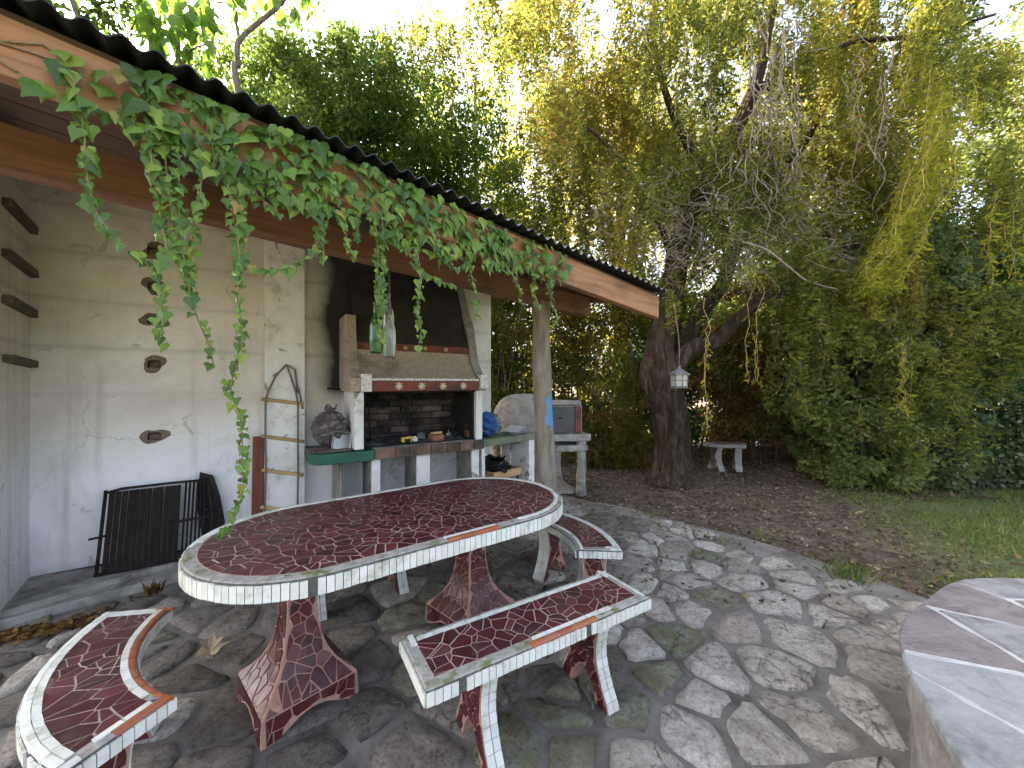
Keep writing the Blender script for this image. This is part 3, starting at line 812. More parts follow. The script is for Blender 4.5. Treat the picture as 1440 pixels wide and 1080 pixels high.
MB().prism([(p.x, p.y) for p in kr], 'z', -.02, .05).build('kerb', M_conc, shelter, bevel=.01)

# eaves: fascia board, inner beam, rafters, ceiling boards, corrugated sheet
fm = MB()
fs_ = np.linspace(-1.3, FLEN, 24)
vv = []
for s in fs_:
    h = FH0 + (FH1 - FH0) * max(0, s / FLEN); jz = random.uniform(-.002, .002)
    for (o, z) in ((0, jz), (0, h), (-.055, h), (-.055, jz)): vv.append(toS(eave(s, z, o)))
ff = [(4 * i + k, 4 * i + (k + 1) % 4, 4 * i + 4 + (k + 1) % 4, 4 * i + 4 + k) for i in range(len(fs_) - 1) for k in range(4)] + [(0, 1, 2, 3), tuple(4 * (len(fs_) - 1) + k for k in (3, 2, 1, 0))]
org = toS(eave(0)); rotF = math.atan2(FD[1], FD[0]) - W_ANG
def part_axis(mb_verts, faces, name, m, ang, origin, parent=shelter, bevel=0.0):
    """mesh whose own x axis runs along the piece, so the wood grain follows it"""
    R = Matrix.Rotation(-ang, 4, 'Z')
    o = link(name, new_mesh(name, [R @ (Vector(v) - origin) for v in mb_verts], faces, m), parent, origin, (0, 0, ang))
    if bevel:
        b = o.modifiers.new('bevel', 'BEVEL'); b.width = bevel; b.segments = 2; b.limit_method = 'ANGLE'
    return o
part_axis(vv, ff, 'fascia_board', M_beam, rotF, org, bevel=.004)
# inner beam on the post
PB = on_level(772, 787, 0)
BI = 1.471
def beam_pt(u, v): return at_depth(u, v, BI * 1380 / (1380 - u))
B0 = beam_pt(0, 240); B1 = beam_pt(824, 446); bd = unit(B1 - B0)
B00 = B0 - bd * 1.0
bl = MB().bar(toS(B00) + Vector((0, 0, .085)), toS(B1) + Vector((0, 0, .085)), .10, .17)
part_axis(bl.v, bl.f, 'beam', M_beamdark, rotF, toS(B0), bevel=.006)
# rafters from the fascia to the back wall
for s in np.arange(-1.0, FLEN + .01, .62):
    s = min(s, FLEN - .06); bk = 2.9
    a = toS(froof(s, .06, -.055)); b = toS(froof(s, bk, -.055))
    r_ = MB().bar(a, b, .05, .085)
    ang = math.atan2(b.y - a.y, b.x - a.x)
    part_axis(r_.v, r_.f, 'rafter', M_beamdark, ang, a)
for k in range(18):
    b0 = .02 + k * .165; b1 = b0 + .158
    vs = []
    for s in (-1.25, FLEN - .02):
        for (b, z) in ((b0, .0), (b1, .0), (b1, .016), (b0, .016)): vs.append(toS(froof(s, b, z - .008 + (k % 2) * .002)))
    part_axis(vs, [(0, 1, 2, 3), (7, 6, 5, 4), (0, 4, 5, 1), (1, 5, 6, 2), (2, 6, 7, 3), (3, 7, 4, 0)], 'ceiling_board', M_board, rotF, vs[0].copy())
cv = []; cs = np.arange(-1.3, FLEN + .03, .0095)
for s in cs:
    w = .013 * math.sin(2 * PI * s / .076)
    sag = .006 * math.sin(s * 2.3) + .004 * math.sin(s * 5.1)
    for b in (-.075, 1.0, 2.2, 3.25):
        cv.append(toS(froof(s, b, .036 + w + (sag if b < 0 else 0))))
    for b in (-.075, 1.0, 2.2, 3.25):
        cv.append(toS(froof(s, b, .031 + w + (sag if b < 0 else 0))))
cf = []
for i in range(len(cs) - 1):
    for k in range(3):
        cf.append((8 * i + k, 8 * i + 8 + k, 8 * i + 9 + k, 8 * i + 1 + k)); cf.append((8 * i + 4 + k, 8 * i + 5 + k, 8 * i + 13 + k, 8 * i + 12 + k))
    cf.append((8 * i, 8 * i + 4, 8 * i + 12, 8 * i + 8))
link('roof_sheet', new_mesh('roof_sheet', cv, cf, M_sheet, smooth=False), shelter)
# the post: a peeled trunk
zt = beam_pt(762, 430)[2]
pz = np.linspace(-.03, zt + .03, 26)
ptop = beam_pt(760, 430)
pp = [(PB[0] + (ptop[0] - PB[0]) * (z / zt) + .010 * math.sin(z * 3.1), PB[1] + (ptop[1] - PB[1]) * (z / zt), z) for z in pz]
base = Vector((PB[0], PB[1], 0))
MB().tube([Vector(p) - base for p in pp], [.083 + .012 * math.exp(-z * 4) - .006 * z / 2 + .003 * math.sin(z * 9) for z in pz], 24, rough=.035).build('post', M_post, shelter, toS(base), (0, 0, -W_ANG))

# ------------------------------------------------------------------ the built-in barbecue fireplace
BQ0 = M_SH @ Vector((2.1, 0, 0))
bq = thing('barbecue_fireplace', 'built-in masonry barbecue with sooty curved hood, red band and firebrick hearth', 'fireplace', BQ0, W_ANG)
Y0 = -.004
def bx(name, a, b, m, bev=.004, parent=bq): return MB().box((a[0] - 2.1, a[1], a[2]), (b[0] - 2.1, b[1], b[2])).build(name, m, parent, bevel=bev)
FY = -.62
def cheek(prof, x0, x1, name='hood_cheek', m=M_pebble):
    return MB().prism(prof, 'x', x0 - 2.1, x1 - 2.1).build(name, m, bq, bevel=.006)
curve = [(FY + .02, 1.562), (-.57, 1.595), (-.52, 1.64), (-.46, 1.72), (-.42, 1.81), (-.385, 1.93), (-.365, 2.05), (-.36, 2.16)]
cheek([(Y0, 1.43), (FY - .01, 1.43)] + [(FY - .01, 1.555)] + curve + [(Y0, 2.16)], 2.085, 2.185)
curveR = curve[:6] + [(-.34, 2.12), (-.24, 2.28), (-.15, 2.45), (-.08, 2.60), (-.05, 2.68)]
cheek([(Y0, 1.43), (FY - .01, 1.43), (FY - .01, 1.555)] + curveR + [(Y0, 2.68)], 3.365, 3.455, m=M_clay)
# curved hood between the cheeks
hp = [(FY + .035, 1.552)] + [(y + .03, z - .004) for y, z in curve[1:5]] + [(-.385, 1.832)]
hv = []; hf = []
for x in np.linspace(2.186, 3.364, 9):
    for y, z in hp: hv.append((x - 2.1, y, z))
    for y, z in hp: hv.append((x - 2.1, y + .05, z - .02))
k2 = len(hp) * 2; L = len(hp)
for i in range(8):
    for k in range(L - 1): hf.append((i * k2 + k, (i + 1) * k2 + k, (i + 1) * k2 + k + 1, i * k2 + k + 1)); hf.append((i * k2 + L + k, i * k2 + L + k + 1, (i + 1) * k2 + L + k + 1, (i + 1) * k2 + L + k))
link('hood', new_mesh('hood', hv, hf, M_pebble, smooth=True), bq)
up = bx('hood_band', (2.186, -.392, 1.834), (3.364, -.33, 1.905), M_red)
MB().prism([(-.37, 1.907), (-.22, 1.907), (Y0, 2.62), (-.055, 2.66)], 'x', .087, 1.263).build('chimney_breast', M_breast, bq)
bx('lip', (2.186, FY - .004, 1.532), (3.364, FY + .045, 1.556), M_pebwhite)
band = bx('red_band', (2.186, FY, 1.432), (3.364, FY + .05, 1.530), M_red)
for (px, py) in [(561, 544.5), (593, 544), (623, 543), (651.5, 541.5)]:
    p = wallpt(px, py, -FY); rs = MB()
    for k in range(8):
        a = 2 * PI * k / 8
        rs.add([(0, -.010, 0)] + [(math.cos(a + t) * r, -.004, math.sin(a + t) * r) for t, r in ((-.32, .022), (-.15, .042), (.15, .042), (.32, .022))], [(0, 1, 2), (0, 2, 3), (0, 3, 4)])
    rs.lathe([(.001, .012), (.012, .011), (.016, .004)], 10)
    vsr = [(v[0], -v[2] if i >= 40 else v[1], v[1] if i >= 40 else v[2]) for i, v in enumerate(rs.v)]
    link('rosette', new_mesh('rosette', [(a * .9, b, c * .9) for a, b, c in vsr], rs.f, M_cream), band, (p.x - 2.1, FY - .003, 1.481))
for (px, py) in [(570, 489), (598, 490), (627, 491)]:
    p = wallpt(px, py, .392)
    MB().add([(math.cos(2 * PI * k / 8) * (.026 if k % 2 else .018), -.004, math.sin(2 * PI * k / 8) * (.026 if k % 2 else .018)) for k in range(8)] + [(0, -.009, 0)], [(k, (k + 1) % 8, 8) for k in range(8)]).build('rosette', M_rung, up, (p.x - 2.1, -.393, 1.869))
bx('corner_block', (2.175, FY - .03, 1.43), (2.268, FY + .06, 1.592), M_pebwhite, .006)
bx('corner_block', (3.375, FY - .03, 1.455), (3.465, FY + .06, 1.60), M_pebwhite, .006)
bx('jamb', (2.128, FY + .03, .905), (2.208, Y0, 1.428), M_white)
bx('jamb', (3.352, FY + .03, .905), (3.425, Y0, 1.428), M_white)
bx('smoke_shelf', (2.21, FY + .06, 1.415), (3.35, Y0, 1.45), M_soot)
# firebrick back and flanks, each brick apart
fbk = bx('firebox_lining', (2.212, -.045, .905), (3.348, -.012, 1.412), M_soot)
for r in range(7):
    z0 = .908 + r * .071
    x = 2.214 - (.12 if r % 2 else 0)
    while x < 3.34:
        a = max(2.214, x); b = min(3.346, x + .232)
        if b - a > .03:
            d = random.uniform(-.008, .004)
            MB().box((a - 2.1, -.075 + d, z0), (b - 2.1, -.046, z0 + .062)).build('brick', M_brick, fbk, bevel=.003)
        x += .24
bx('firebox_flank', (2.21, FY + .08, .905), (2.232, -.08, 1.41), M_soot)
bx('firebox_flank', (3.328, FY + .08, .905), (3.35, -.08, 1.41), M_soot)
slab = bx('hearth_slab', (2.30, FY + .03, .80), (3.44, Y0, .905), M_conc)
xx = 2.302; kk = 0
for w in (.19, .13, .22, .17, .14, .16, .125):
    MB().box((xx - 2.1, FY, .806), (xx + w - .006 - 2.1, FY + .028, .902)).build('facing_tile', M_facing, slab, bevel=.004); xx += w; kk += 1
# green painted shelf running on to the pilaster, its end rounded
gp = [(2.296, Y0), (2.296, FY + .004), (1.90, FY + .03), (1.83, FY + .045), (1.79, FY + .09), (1.775, FY + .15), (1.773, Y0)]
MB().prism([(x - 2.1, y) for x, y in gp], 'z', .795, .892).build('shelf', M_green, bq, bevel=.01)
# pillars under the slab: white fronts, grey sides
for (a, b) in ((2.285, 2.365), (2.715, 2.85), (3.318, 3.405)):
    MB().box((a - 2.1, FY + .10, 0), (b - 2.1, -.15, .798)).build('pillar', M_conc, bq)
    MB().box((a - 2.1, FY + .07, 0), (b - 2.1, FY + .098, .798)).build('pillar_face', M_white, bq, bevel=.004)
for (a, b) in ((2.02, 2.035),): bx('panel', (a, -.50, 0), (b, -.01, .79), M_conc)
for (px, py, ln) in ((521, 612, .52), (577, 600, .50)):      # the two iron stays
    p = wallpt(px, py, .40)
    MB().tube([(p.x - 2.1, -.40, .91), (p.x - 2.1 - .012, -.36, 1.42)], .008, 8).build('iron_stay', M_iron, bq)
# ash bed
av = []; af = []
ax_ = np.linspace(2.235, 3.32, 34); ay_ = np.linspace(FY + .06, -.085, 16)
for x in ax_:
    for y in ay_: av.append((x - 2.1, y, .908 + .012 + .018 * math.sin(x * 9) * math.sin(y * 11) + random.uniform(0, .022) * (1 if y > FY + .12 else .3)))
af = [(i * 16 + k, (i + 1) * 16 + k, (i + 1) * 16 + k + 1, i * 16 + k + 1) for i in range(33) for k in range(15)]
o = link('ash_bed', new_mesh('ash_bed', av, af, M_ash, smooth=True), bq)
# low iron bracket sticking out of the wall beside the left cheek
MB().tube([(1.98 - 2.1, -.02, 1.455), (1.99 - 2.1, -.10, 1.455), (2.08 - 2.1, -.12, 1.45)], .012, 8).build('iron_bracket', M_iron, bq)
# ------------------------------------------------------------------ mosaic furniture
TILEM = [M_whitetile]; MARM = [M_maroon]; PINK = [M_groutpink]
def tile_box(w, d, h, m, name):
    return MB().box((-w / 2, 0, 0), (w / 2, d, h)).mesh(name, m)
def outline_walk(pts, step):
    """points, tangents along a closed outline at even steps"""
    P = np.array(pts); Q = np.roll(P, -1, 0); L = np.linalg.norm(Q - P, axis=1); cum = np.concatenate([[0], np.cumsum(L)])
    n = max(3, round(cum[-1] / step)); st = cum[-1] / n; out = []
    for k in range(n):
        d = (k + .5) * st; i = min(np.searchsorted(cum, d, 'right') - 1, len(P) - 1)
        t = (d - cum[i]) / L[i]; out.append((P[i] + (Q[i] - P[i]) * t, (Q[i] - P[i]) / L[i]))
    return out, st
def offset_in(pts, d):
    """inset of a counter-clockwise outline"""
    P = np.array(pts); A = unit(P - np.roll(P, 1, 0)); B = unit(np.roll(P, -1, 0) - P)
    T = unit(A + B); Nn = np.stack([-T[:, 1], T[:, 0]], 1); c = np.clip((A * T).sum(1), .5, 1)
    return P + Nn * (d / c)[:, None]

def mosaic_top(root, name, outline, zt, th, shards, style, cap=300, bw=.047, step_rim=.030, groutm=None, rank=None):
    """slab with white side tiles, border tiles by style(point) and the given shard polygons; all children of one part"""
    n = len(outline)
    inn = offset_in(outline, bw)
    body = MB()
    vs = [(*p, zt - th) for p in outline] + [(*p, zt - .004) for p in outline] + [(*p, zt) for p in offset_in(outline, .006)] + [(*p, zt) for p in inn]
    fs = [tuple(range(n - 1, -1, -1))] + [(r * n + i, r * n + (i + 1) % n, (r + 1) * n + (i + 1) % n, (r + 1) * n + i) for r in range(3) for i in range(n)]
    body.add(vs, fs, 0); body.m[1:n + 1] = [2] * n; body.add([(*p, zt) for p in inn], [tuple(range(n))], 1)
    top = body.build(name, [M_concmoss, groutm or M_grout, M_joint], root)
    # side tiles
    wk, st = outline_walk(outline, step_rim)
    me = tile_box(st - .0032, .007, th - .016, TILEM[0], 'rim_tile')
    for p, t in wk:
        if random.random() < .022: continue
        o = link('rim_tile', me, top, (p[0], p[1], zt - th + .004 + random.uniform(-.0015, .0015)), (random.uniform(-.012, .012), 0, math.atan2(t[1], t[0]) + PI + random.uniform(-.01, .01)))
    # border tiles on the top: inner white course, outer bullnose course
    wi, sti = outline_walk(offset_in(outline, .0235), .072)
    mw = tile_box(sti - .004, .021, .005, TILEM[0], 'border_tile')
    for p, t in wi:
        if 'w' in style(p):
            link('border_tile', mw, top, (p[0], p[1], zt - .0005), (0, 0, math.atan2(t[1], t[0])))
    wo, sto = outline_walk(offset_in(outline, .0005), .072)
    mo = MB().prism([(0, -.012), (-.002, -.004), (.004, .003), (.012, .0055), (.021, .0055), (.021, -.002)], 'x', -sto / 2 + .002, sto / 2 - .002).mesh('edging_tile', M_orange)
    mwo = MB().prism([(0, -.008), (0, -.002), (.004, .003), (.021, .005), (.021, -.002)], 'x', -sto / 2 + .002, sto / 2 - .002).mesh('edging_tile', TILEM[0])
    for p, t in wo:
        s = style(p)
        if 'o' in s: link('edging_tile', mo, top, (p[0], p[1], zt - .001), (0, 0, math.atan2(t[1], t[0])))
        elif 'W' in s: link('edging_tile', mwo, top, (p[0], p[1], zt - .001), (0, 0, math.atan2(t[1], t[0])))
    # shards
    if rank: shards = sorted(shards, key=rank)
    rest = MB()
    for i, poly in enumerate(shards):
        c = (sum(p[0] for p in poly) / len(poly), sum(p[1] for p in poly) / len(poly))
        if i < cap:
            v, f = poly_slab([(p[0] - c[0], p[1] - c[1]) for p in poly], -.003, .0014 + random.uniform(-.0005, .0005), .0008)
            link('mosaic_tile', new_mesh('mosaic_tile', v, f, M_maroon), top, (c[0], c[1], zt), (random.uniform(-.008, .008), random.uniform(-.008, .008), 0))
        else:
            v, f = poly_slab(poly, zt - .003, zt + .0014 + random.uniform(-.0005, .0005), .0008); rest.add(v, f)
    if rest.v:
        o = rest.build('mosaic_tiles', M_maroon, top); o['kind'] = 'stuff'
    return top

def face_shards(root, sites_box, spacing, clampf, place, ok, gap=.007, cap=999, stretch=(1, 1)):
    """shards on an upright face: 2D (x,z) polygons clamped to the face's outline and set proud of it"""
    dom = [(sites_box[0], sites_box[1]), (sites_box[2], sites_box[1]), (sites_box[2], sites_box[3]), (sites_box[0], sites_box[3])]
    n = 0
    for poly in shatter([q for _, q in cells(scatter(dom, spacing * 1.1, .46, stretch), dom, gap)], gap, .35, .0012):
        c = (sum(p[0] for p in poly) / len(poly), sum(p[1] for p in poly) / len(poly))
        if not ok(*c): continue
        q = [clampf(*p) for p in poly]
        if poly_area(q) < spacing * spacing * .12: continue
        c = (sum(p[0] for p in q) / len(q), sum(p[1] for p in q) / len(q))
        v3 = [place(x, z, .0005) for x, z in q]; t3 = [place(c[0] + (x - c[0]) * .96, c[1] + (z - c[1]) * .96, .0042) for x, z in q]
        cc = Vector(place(c[0], c[1], 0)); k = len(q)
        link('mosaic_tile', new_mesh('mosaic_tile', [Vector(p) - cc for p in v3 + t3],
             [(a, (a + 1) % k, k + (a + 1) % k, k + a) for a in range(k)] + [tuple(range(k, 2 * k))], MARM[0]), root, cc)
        n += 1
    return n

def lerp_tab(tab):
    zz = [t[0] for t in tab]; ww = [t[1] for t in tab]
    return lambda z: float(np.interp(z, zz, ww))

def pedestal(root, cx, cy, ang, H):
    """flared square pedestal: slim neck, concave flare, upright skirt with an arch in each side"""
    w = lerp_tab([(0, .205), (.105, .20), (.12, .194), (.15, .158), (.19, .124), (.24, .098), (.30, .080), (.38, .069), (.48, .064), (H, .062)])
    def zb(x): return .062 * max(0, 1 - (x / .135) ** 2)
    emp = MB(); zl = [.105, .12, .15, .19, .24, .30, .38, .48, H]; S = 8
    for k in range(4):
        ca, sa = math.cos(k * PI / 2), math.sin(k * PI / 2)
        def pl(x, z, o=0.0, w_=None):
            y = -(w(z) if w_ is None else w_) - o
            return (x * ca - y * sa, x * sa + y * ca, z)
        vs = []; rows = 0
        for z in [None] + zl:
            for i in range(S + 1):
                t = -1 + 2 * i / S
                if z is None:
                    x = t * w(0); vs.append(pl(x, zb(x), 0, w(0)))
                else: vs.append(pl(t * w(z), z))
            rows += 1
        emp.add(vs, [(r * (S + 1) + i, r * (S + 1) + i + 1, (r + 1) * (S + 1) + i + 1, (r + 1) * (S + 1) + i) for r in range(rows - 1) for i in range(S)])
        # thickness of the skirt behind the arch
        vi = [pl(-w(0) + 2 * w(0) * i / S, zb(-w(0) + 2 * w(0) * i / S), 0, w(0)) for i in range(S + 1)] + [pl((-w(0) + 2 * w(0) * i / S) * .8, zb(-w(0) + 2 * w(0) * i / S), 0, w(0) * .8) for i in range(S + 1)]
        emp.add(vi, [(i + 1, i, S + 1 + i, S + 2 + i) for i in range(S)])
    emp.add([(-.062, -.062, H), (.062, -.062, H), (.062, .062, H), (-.062, .062, H)], [(0, 1, 2, 3)])
    p = emp.build('pedestal', M_groutpink, root, (cx, cy, 0), (0, 0, ang))
    for k in range(4):
        ca, sa = math.cos(k * PI / 2), math.sin(k * PI / 2)
        def place(x, z, o, ca=ca, sa=sa):
            y = -w(z) - o; return (x * ca - y * sa, x * sa + y * ca, z)
        m = .010
        face_shards(p, (-.2, .112, .2, H - .01), .048, lambda x, z: (max(-w(z) + m, min(w(z) - m, x)), z), place, lambda x, z: abs(x) < w(z) - .004, .0056)
        face_shards(p, (-.2, .0, .2, .106), .055, lambda x, z: (max(-.196 + m, min(.196 - m, x)), max(zb(x) + .006, z)), place, lambda x, z: z > zb(x) + .008, .0056)
    return p

def trestle(root, x, H, th=.068, wtop=.115, wbase=.17, white=True, ang=0.0, y=0.0, sp=.045):
    """bench leg: a slab with two feet spreading from an arch; mosaic on its sides, tiles on its curved edges"""
    w = lerp_tab([(0, wbase), (.03, wbase - .008), (.08, wbase - .038), (.14, wbase - .065), (.22, wtop - .032), (.3, wtop - .025), (H, wtop)])
    a = lerp_tab([(0, .085), (.05, .07), (.09, .05), (.125, .018), (.135, 0), (H, 0)])
    zz = [0, .03, .06, .09, .115, .135, .18, .22, .26, .3, H]
    mb = MB()
    for sg in (-1, 1):
        for i in range(len(zz) - 1):
            z0, z1 = zz[i], zz[i + 1]
            for xs_, flip in ((-th / 2, False), (th / 2, True)):
                q = [(xs_, sg * a(z0), z0), (xs_, sg * w(z0), z0), (xs_, sg * w(z1), z1), (xs_, sg * a(z1), z1)]
                if a(z1) == 0 and a(z0) == 0: q = [(xs_, 0, z0), (xs_, sg * w(z0), z0), (xs_, sg * w(z1), z1), (xs_, 0, z1)]
                mb.add(q, [(0, 1, 2, 3)])
            mb.add([(-th / 2, sg * w(z0), z0), (th / 2, sg * w(z0), z0), (th / 2, sg * w(z1), z1), (-th / 2, sg * w(z1), z1)], [(0, 1, 2, 3)])
            if a(z0) > 0:
                mb.add([(-th / 2, sg * a(z0), z0), (th / 2, sg * a(z0), z0), (th / 2, sg * a(z1), z1), (-th / 2, sg * a(z1), z1)], [(0, 1, 2, 3)])
    leg = mb.build('leg', PINK[0], root, (x, y, 0), (0, 0, ang))
    m = .009
    for xs_ in (-1, 1):
        def place(yy, z, o, xs_=xs_): return (xs_ * (th / 2 + o), yy, z)
        def cl(yy, z):
            s = 1 if yy >= 0 else -1
            return (s * max(a(z) + (m if a(z) > 0 else 0), min(w(z) - m, abs(yy))) if a(z) > 0 else max(-w(z) + m, min(w(z) - m, yy)), z)
        face_shards(leg, (-wbase, .004, wbase, H - .006), sp, cl, place, lambda yy, z: a(z) + .006 < abs(yy) < w(z) - .004 or (a(z) == 0 and abs(yy) < w(z) - .004), .0055)
    if white:
        for sg in (-1, 1):
            z = .006
            while z < H - .03:
                z1 = min(z + .040, H - .004)
                for c0 in (-1, 0):
                    x0 = c0 * th / 2 + .002; x1 = x0 + th / 2 - .004
                    p0 = (sg * (w(z) + .0005), z); p1 = (sg * (w(z1 - .003) + .0005), z1 - .003)
                    q = [(x0, p0[0], p0[1]), (x1, p0[0], p0[1]), (x1, p1[0], p1[1]), (x0, p1[0], p1[1])]
                    r = [(X, Y + sg * .005, Z) for X, Y, Z in q]
                    link('edge_tile', new_mesh('edge_tile', q + r, [(0, 1, 5, 4), (1, 2, 6, 5), (2, 3, 7, 6), (3, 0, 4, 7), (4, 5, 6, 7)], TILEM[0]), leg)
                z = z1
    return leg

# ---- the long table
TC = (-.583, 2.2); TA = math.radians(36.45); TL, TR, TZ = .488, .508, .775
table = thing('mosaic_table', 'long round-ended table covered in maroon tile mosaic with white tiled rim', 'table', (*TC, 0), TA)
def stadium(L, r, n=40):
    return [(L + r * math.cos(a), r * math.sin(a)) for a in np.linspace(-PI / 2, PI / 2, n)] + [(-L + r * math.cos(a), r * math.sin(a)) for a in np.linspace(PI / 2, 3 * PI / 2, n)]
out = stadium(TL, TR)
sx_ = [(TL * (1 - 2 * i / 12), TR) for i in range(1, 12)]
out = out[:40] + sx_ + out[40:] + [(-x, -y) for x, y in sx_]
dom = stadium(TL, TR - .052, 24)
random.seed(5)
sh = shatter([p for i, p in cells(scatter(dom, .059, .5, (1.15, .9), .4), dom, .0050, 20, .5)], .0050, .42, .0016)
cT, sT = math.cos(TA), math.sin(TA)
def wx(p): return (TC[0] + p[0] * cT - p[1] * sT, TC[1] + p[0] * sT + p[1] * cT)
def tstyle(p):
    x, y = p
    if y < 0 or (x < -TL and y < .12):
        if x < -.02 and not (x < -TL - .3 and y > -.05): return 'b'       # worn to the concrete
        if -.02 <= x < .30: return 'wo'
        if x < .52: return 'b' if x < .42 else 'w'
        return 'w'
    return 'wW'
mosaic_top(table, 'table_top', out, TZ, .078, sh, tstyle, 300, rank=lambda q: math.hypot(*wx(q[0])))
for (px, py) in ((-1.035, 1.86), (-.262, 2.455)):
    dx, dy = px - TC[0], py - TC[1]
    pedestal(table, dx * cT + dy * sT, -dx * sT + dy * cT, math.radians(47) - TA, TZ - .079)

# ---- straight benches
def straight_bench(label, c, ang, L, Wd, style, legx, near):
    b = thing('mosaic_bench', label, 'bench', (*c, 0), ang, 'mosaic benches around the table')
    l, w = L / 2, Wd / 2
    o = []
    for a, bb, n in (((-l, -w), (l, -w), 20), ((l, -w), (l, w), 6), ((l, w), (-l, w), 20), ((-l, w), (-l, -w), 6)):
        o += [(a[0] + (bb[0] - a[0]) * k / n, a[1] + (bb[1] - a[1]) * k / n) for k in range(n)]
    bw = .042
    d = [(-l + bw + .004, -w + bw + .004), (l - bw - .004, -w + bw + .004), (l - bw - .004, w - bw - .004), (-l + bw + .004, w - bw - .004)]
    s = shatter([p for i, p in cells(scatter(d, .062, .5, (1.15, .9), .3), d, .0048, 20, .45)], .0048, .42, .0014)
    mosaic_top(b, 'seat', o, .45, .062, s, style, 300, bw=bw)
    for x in legx: trestle(b, x, .388)
    return b
random.seed(9)
A_, B_, C_, D_ = [np.array(on_level(u, v, .45)[:2]) for u, v in ((563, 901), (844, 801.5), (915, 843), (609.6, 965))]
bc = (A_ + B_ + C_ + D_) / 4; bang = math.atan2(*(((B_ - A_) + (C_ - D_))[::-1]))
def fstyle(p):
    x, y = p
    if y > .11: return 'w' if x < .5 else 'wW'
    if y < -.11:
        if x < -.12: return 'b'
        if x < .22: return 'wo'
        return 'w' if x < .34 else 'b'
    if x > .5: return 'W'
    return 'b'
straight_bench('straight maroon mosaic bench with worn grey edge, on the open side of the table', bc, bang, 1.13, .31, fstyle, (-.29, .31), True)
random.seed(10)
straight_bench('straight mosaic bench tucked between the table and the fireplace wall', (-1.07, 2.735), TA, 1.13, .31, lambda p: 'w', (-.29, .25), False)

# ---- curved benches round the ends of the table
def curved_bench(name, label, centre, a0, a1, r0, r1, style, sp=.05, group='mosaic benches around the table', z=.45, tilt=0.0):
    b = thing(name, label, 'bench', (*centre, 0), 0, group)
    am = (a0 + a1) / 2
    n = 26
    o = [(r1 * math.cos(a), r1 * math.sin(a)) for a in np.linspace(a0, a1, n)]
    e1 = [(r1 + (r0 - r1) * k / 6, a1) for k in range(1, 6)]; o += [(r * math.cos(a), r * math.sin(a)) for r, a in e1]
    o += [(r0 * math.cos(a), r0 * math.sin(a)) for a in np.linspace(a1, a0, n)]
    e2 = [(r0 + (r1 - r0) * k / 6, a0) for k in range(1, 6)]; o += [(r * math.cos(a), r * math.sin(a)) for r, a in e2]
    bw = .040; rm = (r0 + r1) / 2
    d = [((a0 - am) * rm + bw, r0 + bw + .003), ((a1 - am) * rm - bw, r0 + bw + .003), ((a1 - am) * rm - bw, r1 - bw - .003), ((a0 - am) * rm + bw, r1 - bw - .003)]
    s = []
    for p in shatter([q for _, q in cells(scatter(d, sp * 1.15, .5, (.95, 1.08), .25), d, .0050, 20, .45)], .0050, .42, .0014):
        s.append([(y * math.cos(am + x / rm), y * math.sin(am + x / rm)) for x, y in p][::-1])
    mosaic_top(b, 'seat', o, z, .058, s, style, 300, bw=bw)
    for f in (.2, .8):
        a = a0 + (a1 - a0) * f
        trestle(b, rm * math.cos(a), z - .058, .10, .10, .155, TILEM[0] is M_whitetile, a + PI / 2, rm * math.sin(a), sp)
    return b
random.seed(11)
EL = (TC[0] - TL * cT, TC[1] - TL * sT); ER = (TC[0] + TL * cT, TC[1] + TL * sT)
def lstyle(p):
    r = math.hypot(*p); a = math.atan2(p[1], p[0]) % (2 * PI)
    if r < .655: return 'wo'
    if a > math.radians(250) and r < .86: return 'wo' if .68 < r < .82 else 'b'
    return 'wW'
curved_bench('mosaic_bench', 'curved maroon mosaic bench with orange inner edging beside the low step', EL, math.radians(189), math.radians(254.5), .635, .905, lstyle)
random.seed(12)
def rstyle(p):
    r = math.hypot(*p); a = math.atan2(p[1], p[0])
    return 'wW' if r > .8 else ('w' if a > .1 or r < .64 else 'b')
curved_bench('mosaic_bench', 'curved mosaic bench at the table end by the wooden post', ER, math.radians(-4), math.radians(62), .60, .885, rstyle)
random.seed(13)
FBc = on_level(1025, 660)
def farst(p): return 'W'
TILEM[0] = M_conc; FAR = True; MARM[0] = M_facing; PINK[0] = M_conc
curved_bench('mosaic_bench', 'small pale curved bench on bare soil beneath the willow', (FBc[0] - .1, FBc[1] - .72), math.radians(62), math.radians(112), .55, .85, farst, .10, 'bench under the tree', .46)

# ------------------------------------------------------------------ round stone platform
PC = (2.71, .53); PR = 1.53; PH = .45
plat = thing('round_platform', 'low round platform topped with mauve and blue grey flagstones', 'platform', (*PC, 0))
pr = [PR + .018 * math.sin(a * 5) + .012 * math.sin(a * 11 + 1) for a in np.linspace(0, 2 * PI, 97)[:-1]]
circ = [(r * math.cos(a), r * math.sin(a)) for r, a in zip(pr, np.linspace(0, 2 * PI, 97)[:-1])]
dv = []
for k, z in enumerate((-.05, .10, .22, .34, PH - .035)):
    for i, p in enumerate(circ):
        j = 1 - .012 + random.uniform(-.006, .006) - .01 * (k == 1); dv.append((p[0] * j, p[1] * j, z))
df = [(k * 96 + i, k * 96 + (i + 1) % 96, (k + 1) * 96 + (i + 1) % 96, (k + 1) * 96 + i) for k in range(4) for i in range(96)]
link('drum', new_mesh('drum', dv, df, M_conc, smooth=True), plat)
mm = MB().prism([(p[0] * .998, p[1] * .998) for p in circ], 'z', PH - .04, PH - .004).build('mortar_bed', M_slabmortar, plat, bevel=.006)
sites = []
def pp_(u, v): q = on_level(u, v, PH); return (q[0] - PC[0], q[1] - PC[1])
